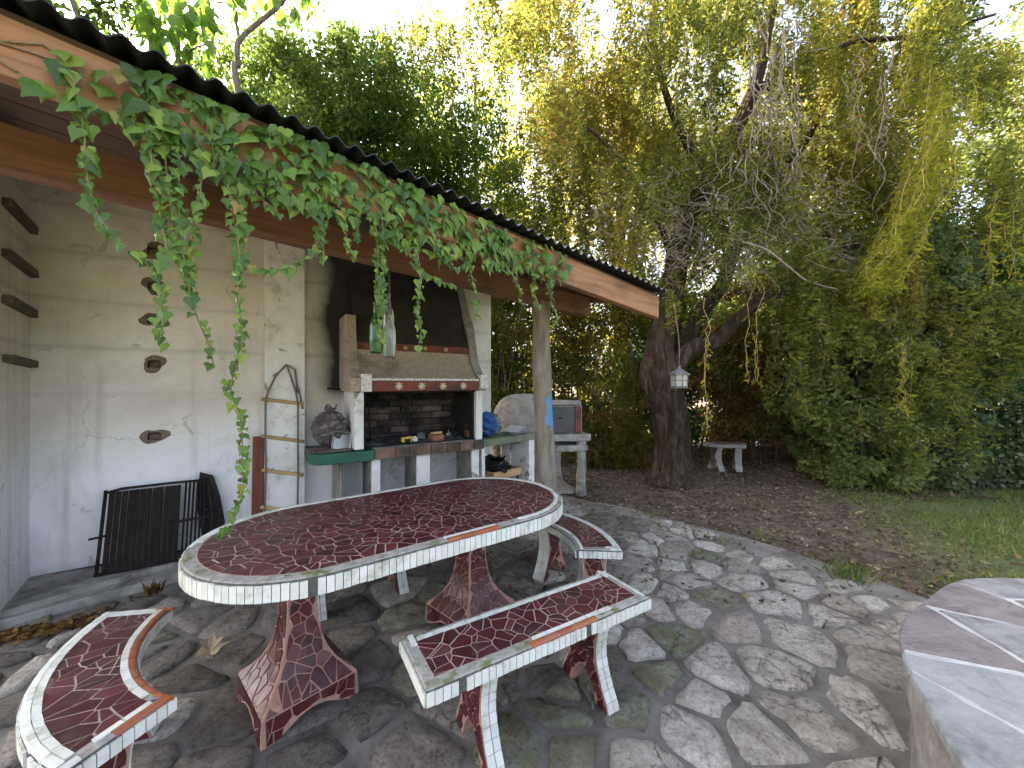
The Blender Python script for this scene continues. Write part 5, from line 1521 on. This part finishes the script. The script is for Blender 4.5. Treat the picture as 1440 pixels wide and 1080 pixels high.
def simple_tree(name, label, base, height, crown_c, crown_r, nclump, per, leaf, lmat, bmat, trunk_r=.14, cl_r=.5, group=None, ratio=.28, limbs=7, hue=(0, 1), droop=.3, seed=1, base_clear=0.0):
    global rng
    rng = np.random.default_rng(seed); random.seed(seed)
    t = thing(name, label, 'tree', base, 0, group)
    bvec = Vector(base); cc = np.array(crown_c) - np.array(base); cr = np.array(crown_r)
    path = bezier([(0, 0, -.05), (cc[0] * .2 + random.uniform(-.1, .1), cc[1] * .2, height * .3), (cc[0] * .6, cc[1] * .6, height * .6), (cc[0], cc[1], height * .92)], 5)
    trunk = MB().tube(path, rads(trunk_r, trunk_r * .2, len(path)), 10, rough=.08).build('trunk', bmat, t)
    centres = []
    while len(centres) < nclump:
        d = unit(rng.normal(size=3)); r = rng.uniform(.05, 1) ** .45
        c = cc + d * cr * r * (1 + .18 * math.sin(d[0] * 5 + seed) * math.sin(d[2] * 4))
        if c[2] + base[2] > base_clear: centres.append(c)
    centres = np.array(centres)
    lm = MB()
    for k in range(limbs):
        c = centres[rng.integers(len(centres))]; j = min(len(path) - 2, int(len(path) * rng.uniform(.3, .8)))
        p = path[j]; q = Vector(c); mid = (p + q) / 2 + Vector((0, 0, .12 * (q - p).length)) + Vector(rng.normal(size=3) * .1)
        pp2 = bezier([p, mid, q], 5); lm.tube(pp2, rads(trunk_r * .4, .008, len(pp2)), 6, cap=False)
    lb = lm.build('limbs', bmat, t); lb['kind'] = 'stuff'
    rad = cl_r * rng.uniform(.55, 1.3, len(centres))
    q = clump_leaves(centres, rad, per, leaf, ratio, droop)
    hh = np.repeat(rng.uniform(hue[0], hue[1], len(centres)), per) * .6 + rng.uniform(0, .4, len(centres) * per)
    quads_object('crown', q, 4, lmat, t, hh)
    return t

# --- the big corkscrew willow
random.seed(51); rng = np.random.default_rng(51)
WB = on_level(940, 677)
willow = thing('willow_tree', 'old leaning corkscrew willow with thick dark trunk and trailing curly branches', 'tree', WB)
def wp(u, v, d): return Vector(at_depth(u, v, d)) - Vector(WB)
tk = bezier([(0, 0, -.12), wp(945, 645, 6.0), wp(944, 605, 6.0), wp(936, 563, 5.95), wp(926, 522, 5.9), wp(928, 485, 5.9), wp(944, 420, 5.9), wp(958, 340, 5.95), wp(985, 270, 6.0), wp(1030, 190, 6.0), wp(1062, 120, 6.0), wp(1080, 40, 6.1), wp(1100, -60, 6.2)], 5)
zt_ = np.linspace(0, 1, len(tk))
rt = np.interp(zt_, [0, .05, .12, .22, .30, .38, .45, .6, .8, 1], [.36, .27, .245, .26, .30, .23, .18, .14, .10, .05])
MB().tube(tk, list(rt), 44, rough=.13, freq=6).build('trunk', M_bark, willow)
limb_px = [
 ([(945, 520, 5.9), (975, 490, 5.8), (1010, 478, 5.75), (1040, 448, 5.7), (1065, 425, 5.7), (1100, 408, 5.7), (1150, 380, 5.8), (1200, 345, 5.9)], .15, .04),
 ([(955, 500, 6.1), (985, 440, 6.3), (1015, 400, 6.4), (1040, 340, 6.5), (1075, 300, 6.5), (1110, 230, 6.4)], .15, .04),
 ([(948, 380, 5.9), (930, 320, 5.9), (900, 270, 5.7), (860, 210, 5.5), (800, 160, 5.4)], .055, .014),
 ([(1060, 130, 6.0), (1120, 90, 5.7), (1200, 60, 5.4), (1290, 50, 5.1), (1400, 20, 4.9)], .05, .015),
 ([(1180, 350, 6.2), (1240, 335, 6.1), (1300, 343, 6.0), (1350, 338, 5.9), (1400, 322, 5.8)], .07, .025),
 ([(1000, 250, 6.0), (960, 190, 5.8), (930, 110, 5.6), (915, 20, 5.4)], .08, .025),
 ([(1110, 230, 6.4), (1160, 150, 6.2), (1190, 60, 6.0), (1210, -50, 6.0)], .08, .03)]
for px, r0, r1 in limb_px:
    pth = bezier([wp(*p) for p in px], 5); MB().tube(pth, rads(r0, r1, len(pth)), 14, rough=.06).build('limb', M_bark, willow)

def curly(p, L, amp, n, drift=(0, 0), fall=1.0):
    """a hanging corkscrew twig as an array of points"""
    ph = rng.uniform(0, 6.28, 4); f = rng.uniform(5, 11, 2)
    t = np.linspace(0, 1, n); g = amp * np.minimum(1, t * 3)
    x = p[0] + drift[0] * t + g * np.sin(f[0] * t * L + ph[0]) + g * .5 * np.sin(f[1] * 2 * t * L + ph[1])
    y = p[1] + drift[1] * t + g * np.cos(f[1] * t * L + ph[2])
    z = p[2] - fall * L * t + .25 * g * np.sin(f[0] * 1.7 * t * L + ph[3])
    return np.stack([x, y, z], 1)
# where the foliage of the willow hangs: photo windows with depth, density
regions = [  # u0,u1,v0,v1, d0,d1, strands, length, leafiness
 (560, 760, -60, 60, 4.6, 7.5, 130, 1.0, 1.0), (660, 800, 40, 230, 5.5, 8.0, 110, .9, .9), (740, 960, -80, 150, 4.6, 7.5, 300, 1.3, 1.0), (760, 980, 130, 330, 5.6, 8.0, 300, 1.1, 1.0),
 (930, 1180, -80, 110, 4.8, 7.5, 300, 1.2, 1.0), (960, 1200, 110, 280, 5.8, 8.0, 230, 1.1, .9), (1150, 1400, -90, 130, 4.6, 7.0, 330, 1.4, 1.0),
 (1180, 1440, 120, 330, 5.4, 7.5, 330, 1.3, 1.0), (1120, 1330, 280, 420, 5.6, 7.2, 200, 1.2, .9), (1250, 1480, 280, 420, 5.4, 7.0, 200, 1.0, 1.0), (860, 960, 300, 400, 5.5, 7, 60, .8, .7),
 (880, 1120, 170, 310, 4.9, 5.7, 210, .9, .75), (1100, 1330, 310, 500, 5.0, 5.5, 130, 1.3, .9), (1300, 1470, 320, 500, 4.9, 5.4, 80, 1.2, .9), (1180, 1340, 470, 600, 4.95, 5.25, 45, .8, .8),
 (720, 860, 160, 330, 5.0, 6.5, 70, .8, .9), (900, 1000, 330, 420, 5.2, 5.6, 30, .6, .7)]
Ps = []; Ds = []; tw = MB(); tww = 0
for (u0, u1, v0, v1, d0, d1, ns_, ln, lf_) in regions:
    heads = [(rng.uniform(u0, u1), rng.uniform(v0, v1), rng.uniform(d0, d1)) for _ in range(max(5, ns_ // 15))]
    for _ in range(int(ns_ * 1.0)):
        hu_, hv_, d = heads[rng.integers(len(heads))]; d = d + rng.normal() * .16
        p = np.array(at_depth(hu_ + rng.normal() * 22, hv_ + rng.normal() * 18, d)) - np.array(WB)
        L = ln * rng.uniform(.25, .95) * d / 6
        c = curly(p, L, rng.uniform(.02, .06), 16, rng.normal(size=2) * .12)
        m = int(95 * L * lf_)
        idx = rng.uniform(0, 15, m); i0 = idx.astype(int); fr = (idx - i0)[:, None]
        i1 = np.minimum(i0 + 1, 15)
        P = c[i0] * (1 - fr) + c[i1] * fr + rng.normal(size=(m, 3)) * .030
        D = np.stack([rng.normal(size=m), rng.normal(size=m), rng.uniform(-1.3, .45, m)], 1)
        Ps.append(P); Ds.append(D)
        if rng.random() < .35: tw.tube(c[::2], .004, 4, cap=False); tww += 1
P = np.concatenate(Ps); D = np.concatenate(Ds)
print('willow leaves', len(P))
sizeW = rng.uniform(.05, .105, len(P))
hueW = np.clip(.38 + .33 * np.sin(P[:, 0] * 1.7 + P[:, 2] * 1.1) * np.sin(P[:, 1] * 1.3 + P[:, 2] * .8) + rng.normal(size=len(P)) * .22, 0, 1)
quads_object('crown', leaf_quads(P, D, sizeW, .18), 4, M_willow, willow, hueW)
o = tw.build('leafy_twigs', M_twigdark, willow); o['kind'] = 'stuff'
# young bright strands hanging on the right
Ps = []; Ds = []; tb_ = MB()
for (path, n, spread, nl) in [([(1325, 60), (1322, 130), (1310, 200), (1290, 270), (1262, 330), (1236, 380), (1224, 410)], 30, .13, 190),
                              ([(1290, -20), (1280, 60), (1262, 150)], 10, .12, 150), ([(1062, 380), (1050, 480), (1054, 540)], 3, .05, 30), ([(1225, 400), (1222, 430), (1220, 452)], 4, .03, 30),
                              ([(1440, 250), (1425, 330), (1432, 400)], 10, .16, 120), ([(1280, 470), (1282, 530), (1278, 580)], 4, .05, 40), ([(965, 400), (985, 450), (980, 520), (985, 600)], 2, .03, 30)]:
    for _ in range(n):
        d = rng.uniform(4.6, 5.2) if path[0][0] > 1000 else 4.6
        off = rng.normal(size=2) * spread; a0 = rng.uniform(0, .45)
        pts = [Vector(at_depth(u, v, d)) - Vector(WB) + Vector((off[0], off[1], 0)) for u, v in path]
        bz = np.array(bezier(pts, 8)); k0 = int(a0 * len(bz)); bz = bz[k0:]; t = np.linspace(0, 1, len(bz))
        bz[:, 0] += .035 * np.sin(t * 22 + off[0] * 40); bz[:, 1] += .035 * np.cos(t * 19 + off[1] * 50)
        tb_.tube(bz[::2], .0032, 4, cap=False)
        m = int(nl * len(bz) / 40) + 10; i0 = rng.integers(0, len(bz), m)
        Ps.append(bz[i0] + rng.normal(size=(m, 3)) * .02); Ds.append(np.stack([rng.normal(size=m) * .8, rng.normal(size=m) * .8, rng.uniform(-1.3, .3, m)], 1))
P = np.concatenate(Ps); D = np.concatenate(Ds)
quads_object('young_shoots', leaf_quads(P, D, rng.uniform(.06, .11, len(P)), .15), 4, M_willowbright, willow, rng.uniform(0, 1, len(P)))
o = tb_.build('young_twigs', M_rung, willow); o['kind'] = 'stuff'
# bare tangled dead twigs
dt = MB()
def dead(u0, u1, v0, v1, d0, d1, n, L0, L1, amp, r, side=0.0, fall=1.0):
    for _ in range(n):
        d = rng.uniform(d0, d1); p = np.array(at_depth(rng.uniform(u0, u1), rng.uniform(v0, v1), d)) - np.array(WB); L = rng.uniform(L0, L1)
        c = curly(p, L, amp * rng.uniform(.5, 1.4), 14, (side * rng.normal() * L, rng.normal() * .15), fall * rng.uniform(.2, 1))
        dt.tube(c, rads(r, r * .45, len(c)), 4, cap=False)
dead(1050, 1120, 10, 150, 4.7, 5.0, 26, 1.0, 2.4, .06, .010, .10)
dead(940, 1010, 20, 200, 4.8, 5.2, 14, .8, 1.6, .05, .006, .12)
dead(1180, 1260, 40, 200, 4.6, 5.0, 18, .8, 1.8, .06, .006, .12)
dead(1030, 1130, 140, 260, 4.8, 5.4, 44, .8, 1.8, .07, .008, .2)
dead(900, 1180, 230, 360, 4.9, 5.6, 170, .5, 1.2, .10, .0062, .38, .9)
dead(880, 1200, 290, 380, 5.0, 5.9, 50, .4, .9, .09, .005, .9, .5)
dead(840, 960, 270, 360, 4.8, 5.4, 34, .35, .8, .07, .0045, .5, .8)
dead(1180, 1330, 60, 260, 5.0, 5.8, 60, .5, 1.3, .07, .006, .3)
dead(1100, 1330, 300, 480, 5.2, 6.0, 60, .5, 1.2, .09, .0045, .4, .9)
dead(1180, 1400, 440, 580, 5.0, 5.3, 14, .4, .9, .09, .004, .3, .9)
for px in ([(1035, 338, 5.0), (1075, 350, 4.9), (1105, 372, 4.85), (1130, 392, 4.8), (1150, 400, 4.8), (1178, 407, 4.75)], [(1090, 60, 5.1), (1085, 140, 5.1), (1100, 200, 5.1), (1092, 260, 5.1)], [(1082, 150, 5.1), (1086, 205, 5.1), (1094, 240, 5.1), (1108, 252, 5.1)]):
    pth = bezier([wp(*p) for p in px], 6); dt.tube(pth, rads(.018, .006, len(pth)), 6, cap=False)
o = dt.build('dead_twigs', M_twig, willow); o['kind'] = 'stuff'

# --- trees behind the shelter and beyond the garden
G_BACK = 'trees beyond the shelter'
simple_tree('evergreen_tree', 'dense dark evergreen tree rising right behind the shelter roof', (-3.2, 7.6, 0), 8.5, (-3.4, 7.6, 5.2), (2.1, 1.5, 3.6), 330, 240, .095, M_ever, M_barkgrey, .16, .42, G_BACK, .26, 10, (0, .8), .2, 61)
simple_tree('evergreen_tree', 'bushy evergreen tree behind the fireplace chimney', (-1.3, 8.4, 0), 7.5, (-1.4, 8.4, 4.6), (1.9, 1.4, 3.4), 260, 220, .095, M_ever, M_barkgrey, .14, .42, G_BACK, .26, 10, (.1, .9), .2, 62)
simple_tree('yellowing_tree', 'tall thin tree with yellow green leaves and open crown against the sky', (-.9, 10.5, 0), 10.5, (-1.0, 10.3, 7.4), (2.8, 2.0, 3.6), 120, 170, .10, M_willowbright, M_barkgrey, .18, .5, G_BACK, .2, 14, (0, 1), .5, 63)
simple_tree('background_tree', 'tall broad olive green tree far behind the willow', (3.5, 12.5, 0), 11, (3.4, 12.2, 6.8), (4.6, 2.2, 5.2), 260, 200, .12, M_willow, M_bark, .25, .75, G_BACK, .2, 14, (.2, 1), .4, 64)
simple_tree('background_tree', 'tall dark tree beyond the hedge behind the willow', (8.6, 11.5, 0), 10, (8.4, 11.2, 6.0), (3.6, 2.2, 5.2), 220, 200, .12, M_willow, M_bark, .25, .75, G_BACK, .22, 12, (0, .8), .4, 65)
simple_tree('background_tree', 'leafy green tree standing past the end of the hedge', (10.8, 7.8, 0), 8.5, (10.4, 7.6, 5.2), (2.4, 2.2, 4.0), 150, 200, .11, M_hedgepale, M_bark, .2, .65, G_BACK, .25, 10, (.1, 1), .3, 66)
simple_tree('background_tree', 'large shady tree beyond the back of the shelter', (-7.5, 12.0, 0), 11, (-7.6, 11.6, 6.0), (3.6, 2.4, 5.0), 260, 200, .15, M_ever, M_bark, .25, .8, G_BACK, .25, 10, (0, .7), .3, 67)

# large-leaved sapling over the roof
random.seed(71); rng = np.random.default_rng(71)
sap = thing('large_leaved_sapling', 'slender sapling with large soft yellow green leaves above the roof', 'tree', (-3.05, 5.3, 0))
def sp_(u, v, d): return Vector(at_depth(u, v, d)) - Vector((-3.05, 5.3, 0))
MB().tube(bezier([(0, 0, -.05), (.05, .02, 1.8), sp_(337, 140, 4.55), sp_(335, 90, 4.5), sp_(338, 55, 4.45), sp_(395, 5, 4.4), sp_(420, -40, 4.4)], 6), rads(.045, .018, 37), 8).build('trunk', M_barkgrey, sap)
MB().tube(bezier([sp_(338, 60, 4.45), sp_(330, 20, 4.5), sp_(327, -30, 4.5)], 5), rads(.022, .012, 11), 7).build('limb', M_barkgrey, sap)
MB().tube(bezier([(0.02, 0.0, 1.0), sp_(258, 105, 4.5), sp_(252, 70, 4.45), sp_(246, 20, 4.4), sp_(240, -30, 4.4)], 5), rads(.03, .010, 21), 7).build('limb', M_barkgrey, sap)
MB().tube(bezier([sp_(256, 95, 4.5), sp_(270, 70, 4.4), sp_(300, 60, 4.3)], 5), rads(.014, .006, 11), 6).build('limb', M_barkgrey, sap)
bigm = [new_mesh('large_leaf', *(lambda w: ([(0, 0, 0), (w * .7, .25, -.05), (w, .5, -.08), (w * .6, .8, -.07), (0, 1, -.12), (-w * .6, .8, -.07), (-w, .5, -.08), (-w * .7, .25, -.05), (0, .5, .02)], [(k, (k + 1) % 8, 8) for k in range(8)]))(w), M_bigleaf) for w in (.26, .32)]
for k in range(190):
    if k < 140: u, v = random.uniform(195, 300), random.uniform(-15, 95) * random.uniform(.4, 1)
    else: u, v = random.uniform(320, 440), random.uniform(-40, 25)
    o = link('large_leaf', random.choice(bigm), sap, sp_(u, v, random.uniform(4.2, 4.7)), (random.uniform(-1.6, -.5), random.uniform(-.5, .5), random.uniform(0, 6.28)))
    s = random.uniform(.14, .24); o.scale = (s, s, s)

simple_tree('evergreen_tree', 'loose leafy tree behind the sapling, beyond the shelter roof', (-5.4, 8.6, 0), 9.5, (-5.5, 8.4, 6.3), (1.5, 1.4, 3.2), 120, 170, .10, M_ever, M_barkgrey, .13, .42, G_BACK, .26, 10, (.2, 1), .3, 68)

simple_tree('unseen_shade_tree', 'large unseen leafy tree added past the end wall to shade the terrace', (-8.6, 4.6, 0), 8.5, (-8.4, 4.8, 5.0), (2.4, 3.6, 3.8), 230, 150, .17, M_ever, M_bark, .2, .8, G_BACK, .3, 8, (0, .7), .3, 69)  # out of view; added to keep sun from the left off the terrace

# thin bare-branched tree at the far left
bare = thing('thin_tree', 'thin almost bare tree with sparse dark leaves over the end of the roof', 'tree', (-5.6, 5.2, 0))
def bp_(u, v, d=4.6): return Vector(at_depth(u, v, d)) - Vector((-5.6, 5.2, 0))
b1 = MB(); b1.tube(bezier([(0, 0, -.05), (.1, 0, 2.5), (.6, -.2, 4.2), bp_(80, -60)], 6), rads(.07, .03, 19), 8); b1.build('trunk', M_barkgrey, bare)
b2 = MB(); Ps = []
for px in ([(80, -60), (135, 5), (120, 22), (116, 38)], [(80, -60), (60, -10), (70, 20)], [(135, 5), (150, 30), (165, 42)], [(80, -60), (150, -20), (190, 20), (178, 50)], [(60, -20), (40, 0), (38, 14)], [(135, 5), (155, 3), (172, 12)]):
    pth = bezier([bp_(*p) for p in px], 6); b2.tube(pth, rads(.018, .006, len(pth)), 6, cap=False)
    for p in pth: Ps += [np.array(p) + rng.normal(size=3) * .05 for _ in range(7)]
o = b2.build('limbs', M_barkgrey, bare); o['kind'] = 'stuff'
Ps = np.array(Ps); quads_object('crown', leaf_quads(Ps, np.stack([rng.normal(size=len(Ps)), rng.normal(size=len(Ps)), -np.abs(rng.normal(size=len(Ps)))], 1), rng.uniform(.05, .10, len(Ps)), .3), 4, M_ever, bare, rng.uniform(0, .6, len(Ps)))

# --- thicket and hedge shrubs
def shrub(name, label, base, rx, ry, h, nclump, per, leaf, lmat, seed, stems=10, cl=.28, ratio=.28, group=None, hue=(0, 1), z0=.1, smat=None, cat='shrub', front_bias=0.0, droop=.3, stem_r=.014):
    global rng
    rng = np.random.default_rng(seed); random.seed(seed)
    t = thing(name, label, cat, base, 0, group)
    st_ = MB()
    for k in range(stems):
        x, y = random.uniform(-.7, .7) * rx, random.uniform(-.7, .7) * ry; hh = h * random.uniform(.65, 1.0)
        pth = bezier([(x * .7, y * .7, -.05), (x + random.uniform(-.1, .1), y, hh * .4), (x * 1.1 + random.uniform(-.2, .2), y + random.uniform(-.15, .15), hh)], 5)
        st_.tube(pth, rads(stem_r, stem_r * .3, len(pth)), 5, cap=False)
    o = st_.build('stems', smat or M_twigdark, t); o['kind'] = 'stuff'
    a = rng.uniform(0, 2 * PI, nclump); rr = rng.uniform(.1, 1, nclump) ** (.45 if not front_bias else .3)
    if front_bias: a = np.where(rng.random(nclump) < front_bias, rng.uniform(PI * .98, PI * 2.02, nclump), a)
    zz = rng.uniform(0, 1, nclump)
    prof = np.clip(1.15 - .75 * np.abs(zz - .42) ** 1.3 * 1.6, .35, 1.1) + rng.normal(size=nclump) * .06
    C = np.stack([np.cos(a) * rr * rx * prof, np.sin(a) * rr * ry * prof, z0 + zz * (h - z0)], 1)
    R = cl * rng.uniform(.55, 1.3, nclump)
    q = clump_leaves(C, R, per, leaf, ratio, droop)
    hu = np.repeat(rng.uniform(hue[0], hue[1], nclump), per) * .6 + rng.uniform(0, .4, nclump * per)
    quads_object('foliage', q, 4, lmat, t, hu)
    return t
GH = 'hedge shrubs along the lawn'
HB = on_level(1200, 692)
shrub('hedge_shrub', 'tall pale green shrub spilling to the ground beside the shaded bench', (5.3, 6.0, 0), .78, .8, 3.2, 190, 130, .072, M_hedgepale, 81, 10, .22, .32, GH, (.1, 1), .06, front_bias=.55)
shrub('hedge_shrub', 'dense blue green shrub bulging over the lawn', (6.2, 6.3, 0), 1.25, .95, 3.9, 280, 130, .072, M_hedge, 82, 10, .24, .34, GH, (0, .9), .06, front_bias=.6)
shrub('hedge_shrub', 'broad dark green shrub past the bulging blue green one', (8.0, 6.0, 0), 1.4, .95, 3.4, 280, 130, .075, M_hedge, 83, 10, .24, .34, GH, (0, .7), .06, front_bias=.6)
shrub('hedge_shrub', 'tall olive green shrub rising behind the hedge and tangled with willow twigs', (6.3, 7.6, 0), 2.2, .8, 5.6, 260, 190, .07, M_hedgepale, 84, 12, .38, .3, GH, (0, .8), .4, front_bias=.6)
shrub('hedge_shrub', 'high green shrub at the far end of the hedge', (9.4, 6.6, 0), 1.3, 1.0, 4.8, 190, 190, .07, M_hedgepale, 85, 10, .35, .3, GH, (.1, .9), .2, front_bias=.5)
GT = 'shrubs of the thicket behind the oven'
shrub('thicket_shrub', 'yellow green thicket shrub behind the clay oven', (.6, 7.9, 0), .95, .6, 3.6, 120, 130, .075, M_thicket, 91, 26, .30, .3, GT, (.1, .9), .5, M_barkgrey, stem_r=.012)
shrub('thicket_shrub', 'sparse thicket shrub with thin upright canes left of the willow trunk', (1.9, 8.1, 0), .95, .6, 3.4, 95, 120, .075, M_thicket, 92, 40, .30, .3, GT, (.1, 1), .7, M_barkgrey, stem_r=.011)
shrub('thicket_shrub', 'low brown and green bush at the foot of the thicket', (1.75, 7.2, 0), .9, .35, .9, 70, 90, .07, M_thicket, 93, 16, .22, .32, GT, (.2, 1), .05)
shrub('thicket_shrub', 'green thicket shrub directly behind the fireplace side wall', (-.55, 7.4, 0), .85, .6, 3.3, 100, 130, .075, M_thicket, 94, 20, .30, .3, GT, (0, .8), .4, M_barkgrey)
shrub('thicket_shrub', 'dark leafy thicket shrub behind the willow trunk', (3.3, 8.6, 0), 1.0, .6, 3.8, 130, 130, .08, M_ever, 95, 20, .32, .3, GT, (0, .5), .2)
shrub('vine_curtain', 'curtain of dry brown creeper hanging between the willow and the hedge', (4.9, 7.7, 0), 1.15, .45, 3.5, 150, 130, .075, M_dryleaf, 96, 30, .28, .32, GT, (0, 1), .3, M_twigdark, 'creeper')
shrub('thicket_shrub', 'deep shaded shrub filling the gap behind the far bench', (4.4, 9.4, 0), 1.8, .5, 3.2, 170, 150, .09, M_ever, 97, 16, .36, .32, GT, (0, .3), .05)
shrub('thicket_shrub', 'sunlit pale shrub far beyond the canes', (1.2, 11.0, 0), 2.6, .6, 3.0, 150, 130, .10, M_willowbright, 98, 14, .38, .3, GT, (0, 1), .1)
shrub('thicket_shrub', 'broad green bush beyond the shelter, between the evergreens', (-3.0, 10.2, 0), 3.0, .7, 3.4, 150, 130, .10, M_ever, 99, 12, .42, .3, GT, (0, .7), .1)
shrub('thicket_shrub', 'tall hedge bush on the boundary behind the dry creeper', (7.5, 9.6, 0), 2.6, .7, 4.2, 190, 140, .10, M_ever, 100, 12, .42, .3, GT, (0, .5), .1)

# ------------------------------------------------------------------ ground cover
rng = np.random.default_rng(111)
def in_any(P, poly): return np.array([inside(p, poly) for p in P])
# grass of the lawn
N = 42000
X = rng.uniform(1.7, 9.5, N); Y = rng.uniform(1.8, 5.7, N)
keep = (X - 1.2 - Y * .66 + np.sin(X * 2.1 + Y) * .25 + np.sin(Y * 3.3 - X) * .2 + rng.normal(size=N) * .38 > .1)
Pg = np.stack([X, Y], 1)[keep]; Pg = Pg[~in_any(Pg, TERR)]
n = len(Pg)
B = np.concatenate([Pg, np.full((n, 1), -.045)], 1)
hgt = rng.uniform(.014, .042, n) * (1 + .6 * (np.sin(Pg[:, 0] * 3) * np.sin(Pg[:, 1] * 4) > .3))
Dg = np.stack([rng.normal(size=n) * .7, rng.normal(size=n) * .7, np.abs(rng.normal(size=n)) + .35], 1)
g = quads_object('lawn_grass', leaf_quads(B, Dg, hgt * 1.5, .07), 4, M_grass, None, rng.uniform(0, 1, n)); g['kind'] = 'stuff'; g['label'] = 'rough short grass of the lawn in front of the hedge'; g['category'] = 'grass'
# tufts at the terrace edge and weeds
Pt = []
for (u, v, r, k) in ((1195, 808, .08, 190), (1012, 760, .06, 25), (1068, 752, .06, 25), (905, 722, .05, 20), (1350, 740, .3, 400)):
    c = on_level(u, v); Pt.append(np.stack([c[0] + rng.normal(size=k) * r, c[1] + rng.normal(size=k) * r, np.full(k, -.03)], 1))
Pt = np.concatenate(Pt); n = len(Pt)
g = quads_object('grass_tufts', leaf_quads(Pt, np.stack([rng.normal(size=n) * .6, rng.normal(size=n) * .6, np.full(n, 1.0)], 1), rng.uniform(.05, .14, n), .05), 4, M_grass, None, rng.uniform(0, 1, n)); g['kind'] = 'stuff'; g['label'] = 'grass tufts growing along the edge of the terrace'; g['category'] = 'grass'
# fallen leaves on the soil under the trees, a few blown onto the paving
N = 34000
X = rng.uniform(-.5, 6.5, N); Y = rng.uniform(2.6, 9.5, N); P2 = np.stack([X, Y], 1)
onT = in_any(P2, TERR); keep = (~onT) | (rng.random(N) < .13); keep &= (X < 4.2 + rng.normal(size=N) * .8) | (Y > 5.0)
P2 = P2[keep]; n = len(P2); onT = onT[keep]
B = np.concatenate([P2, np.where(onT, .012, -.034)[:, None] + rng.uniform(0, .012, (n, 1))], 1)
Dl = np.stack([rng.normal(size=n), rng.normal(size=n), rng.normal(size=n) * .22], 1)
g = quads_object('leaf_litter', leaf_quads(B, Dl, rng.uniform(.025, .065, n), .28, np.array([0, 0, 3.0])), 4, M_litter, None, rng.uniform(0, 1, n)); g['kind'] = 'stuff'; g['label'] = 'brown fallen leaves scattered over the soil under the willow'; g['category'] = 'leaf litter'
# brown leaves drifted against the kerb by the curved bench
k = 420; t = rng.uniform(0, 1, k); a = on_level(-20, 905); b = on_level(145, 872)
P3 = a[None] + (b - a)[None] * t[:, None] + np.stack([rng.normal(size=k) * .035, rng.normal(size=k) * .035, .016 + rng.uniform(0, .012, k)], 1)
g = quads_object('leaf_drift', leaf_quads(P3, np.stack([rng.normal(size=k), rng.normal(size=k), rng.normal(size=k) * .2], 1), rng.uniform(.025, .06, k), .3, np.array([0, 0, 3.0])), 4, M_dryleaf, None, rng.uniform(0, 1, k)); g['kind'] = 'stuff'; g['label'] = 'drift of brown dry leaves along the kerb by the curved bench'; g['category'] = 'leaf litter'
# small dead weed on the step
wd = on_level(216, 836, .05); k = 46
wv = quads_object('weed', leaf_quads(np.repeat(wd[None], k, 0) - np.array([0, 0, .0]) + rng.normal(size=(k, 3)) * np.array([.02, .02, .004]), np.stack([rng.normal(size=k) * .5, rng.normal(size=k) * .5, np.ones(k)], 1), rng.uniform(.03, .11, k), .12), 4, M_dryleaf, None, rng.uniform(0, .5, k))
tag(wv, 'small dried weed growing from the joint of the low step', 'weed')
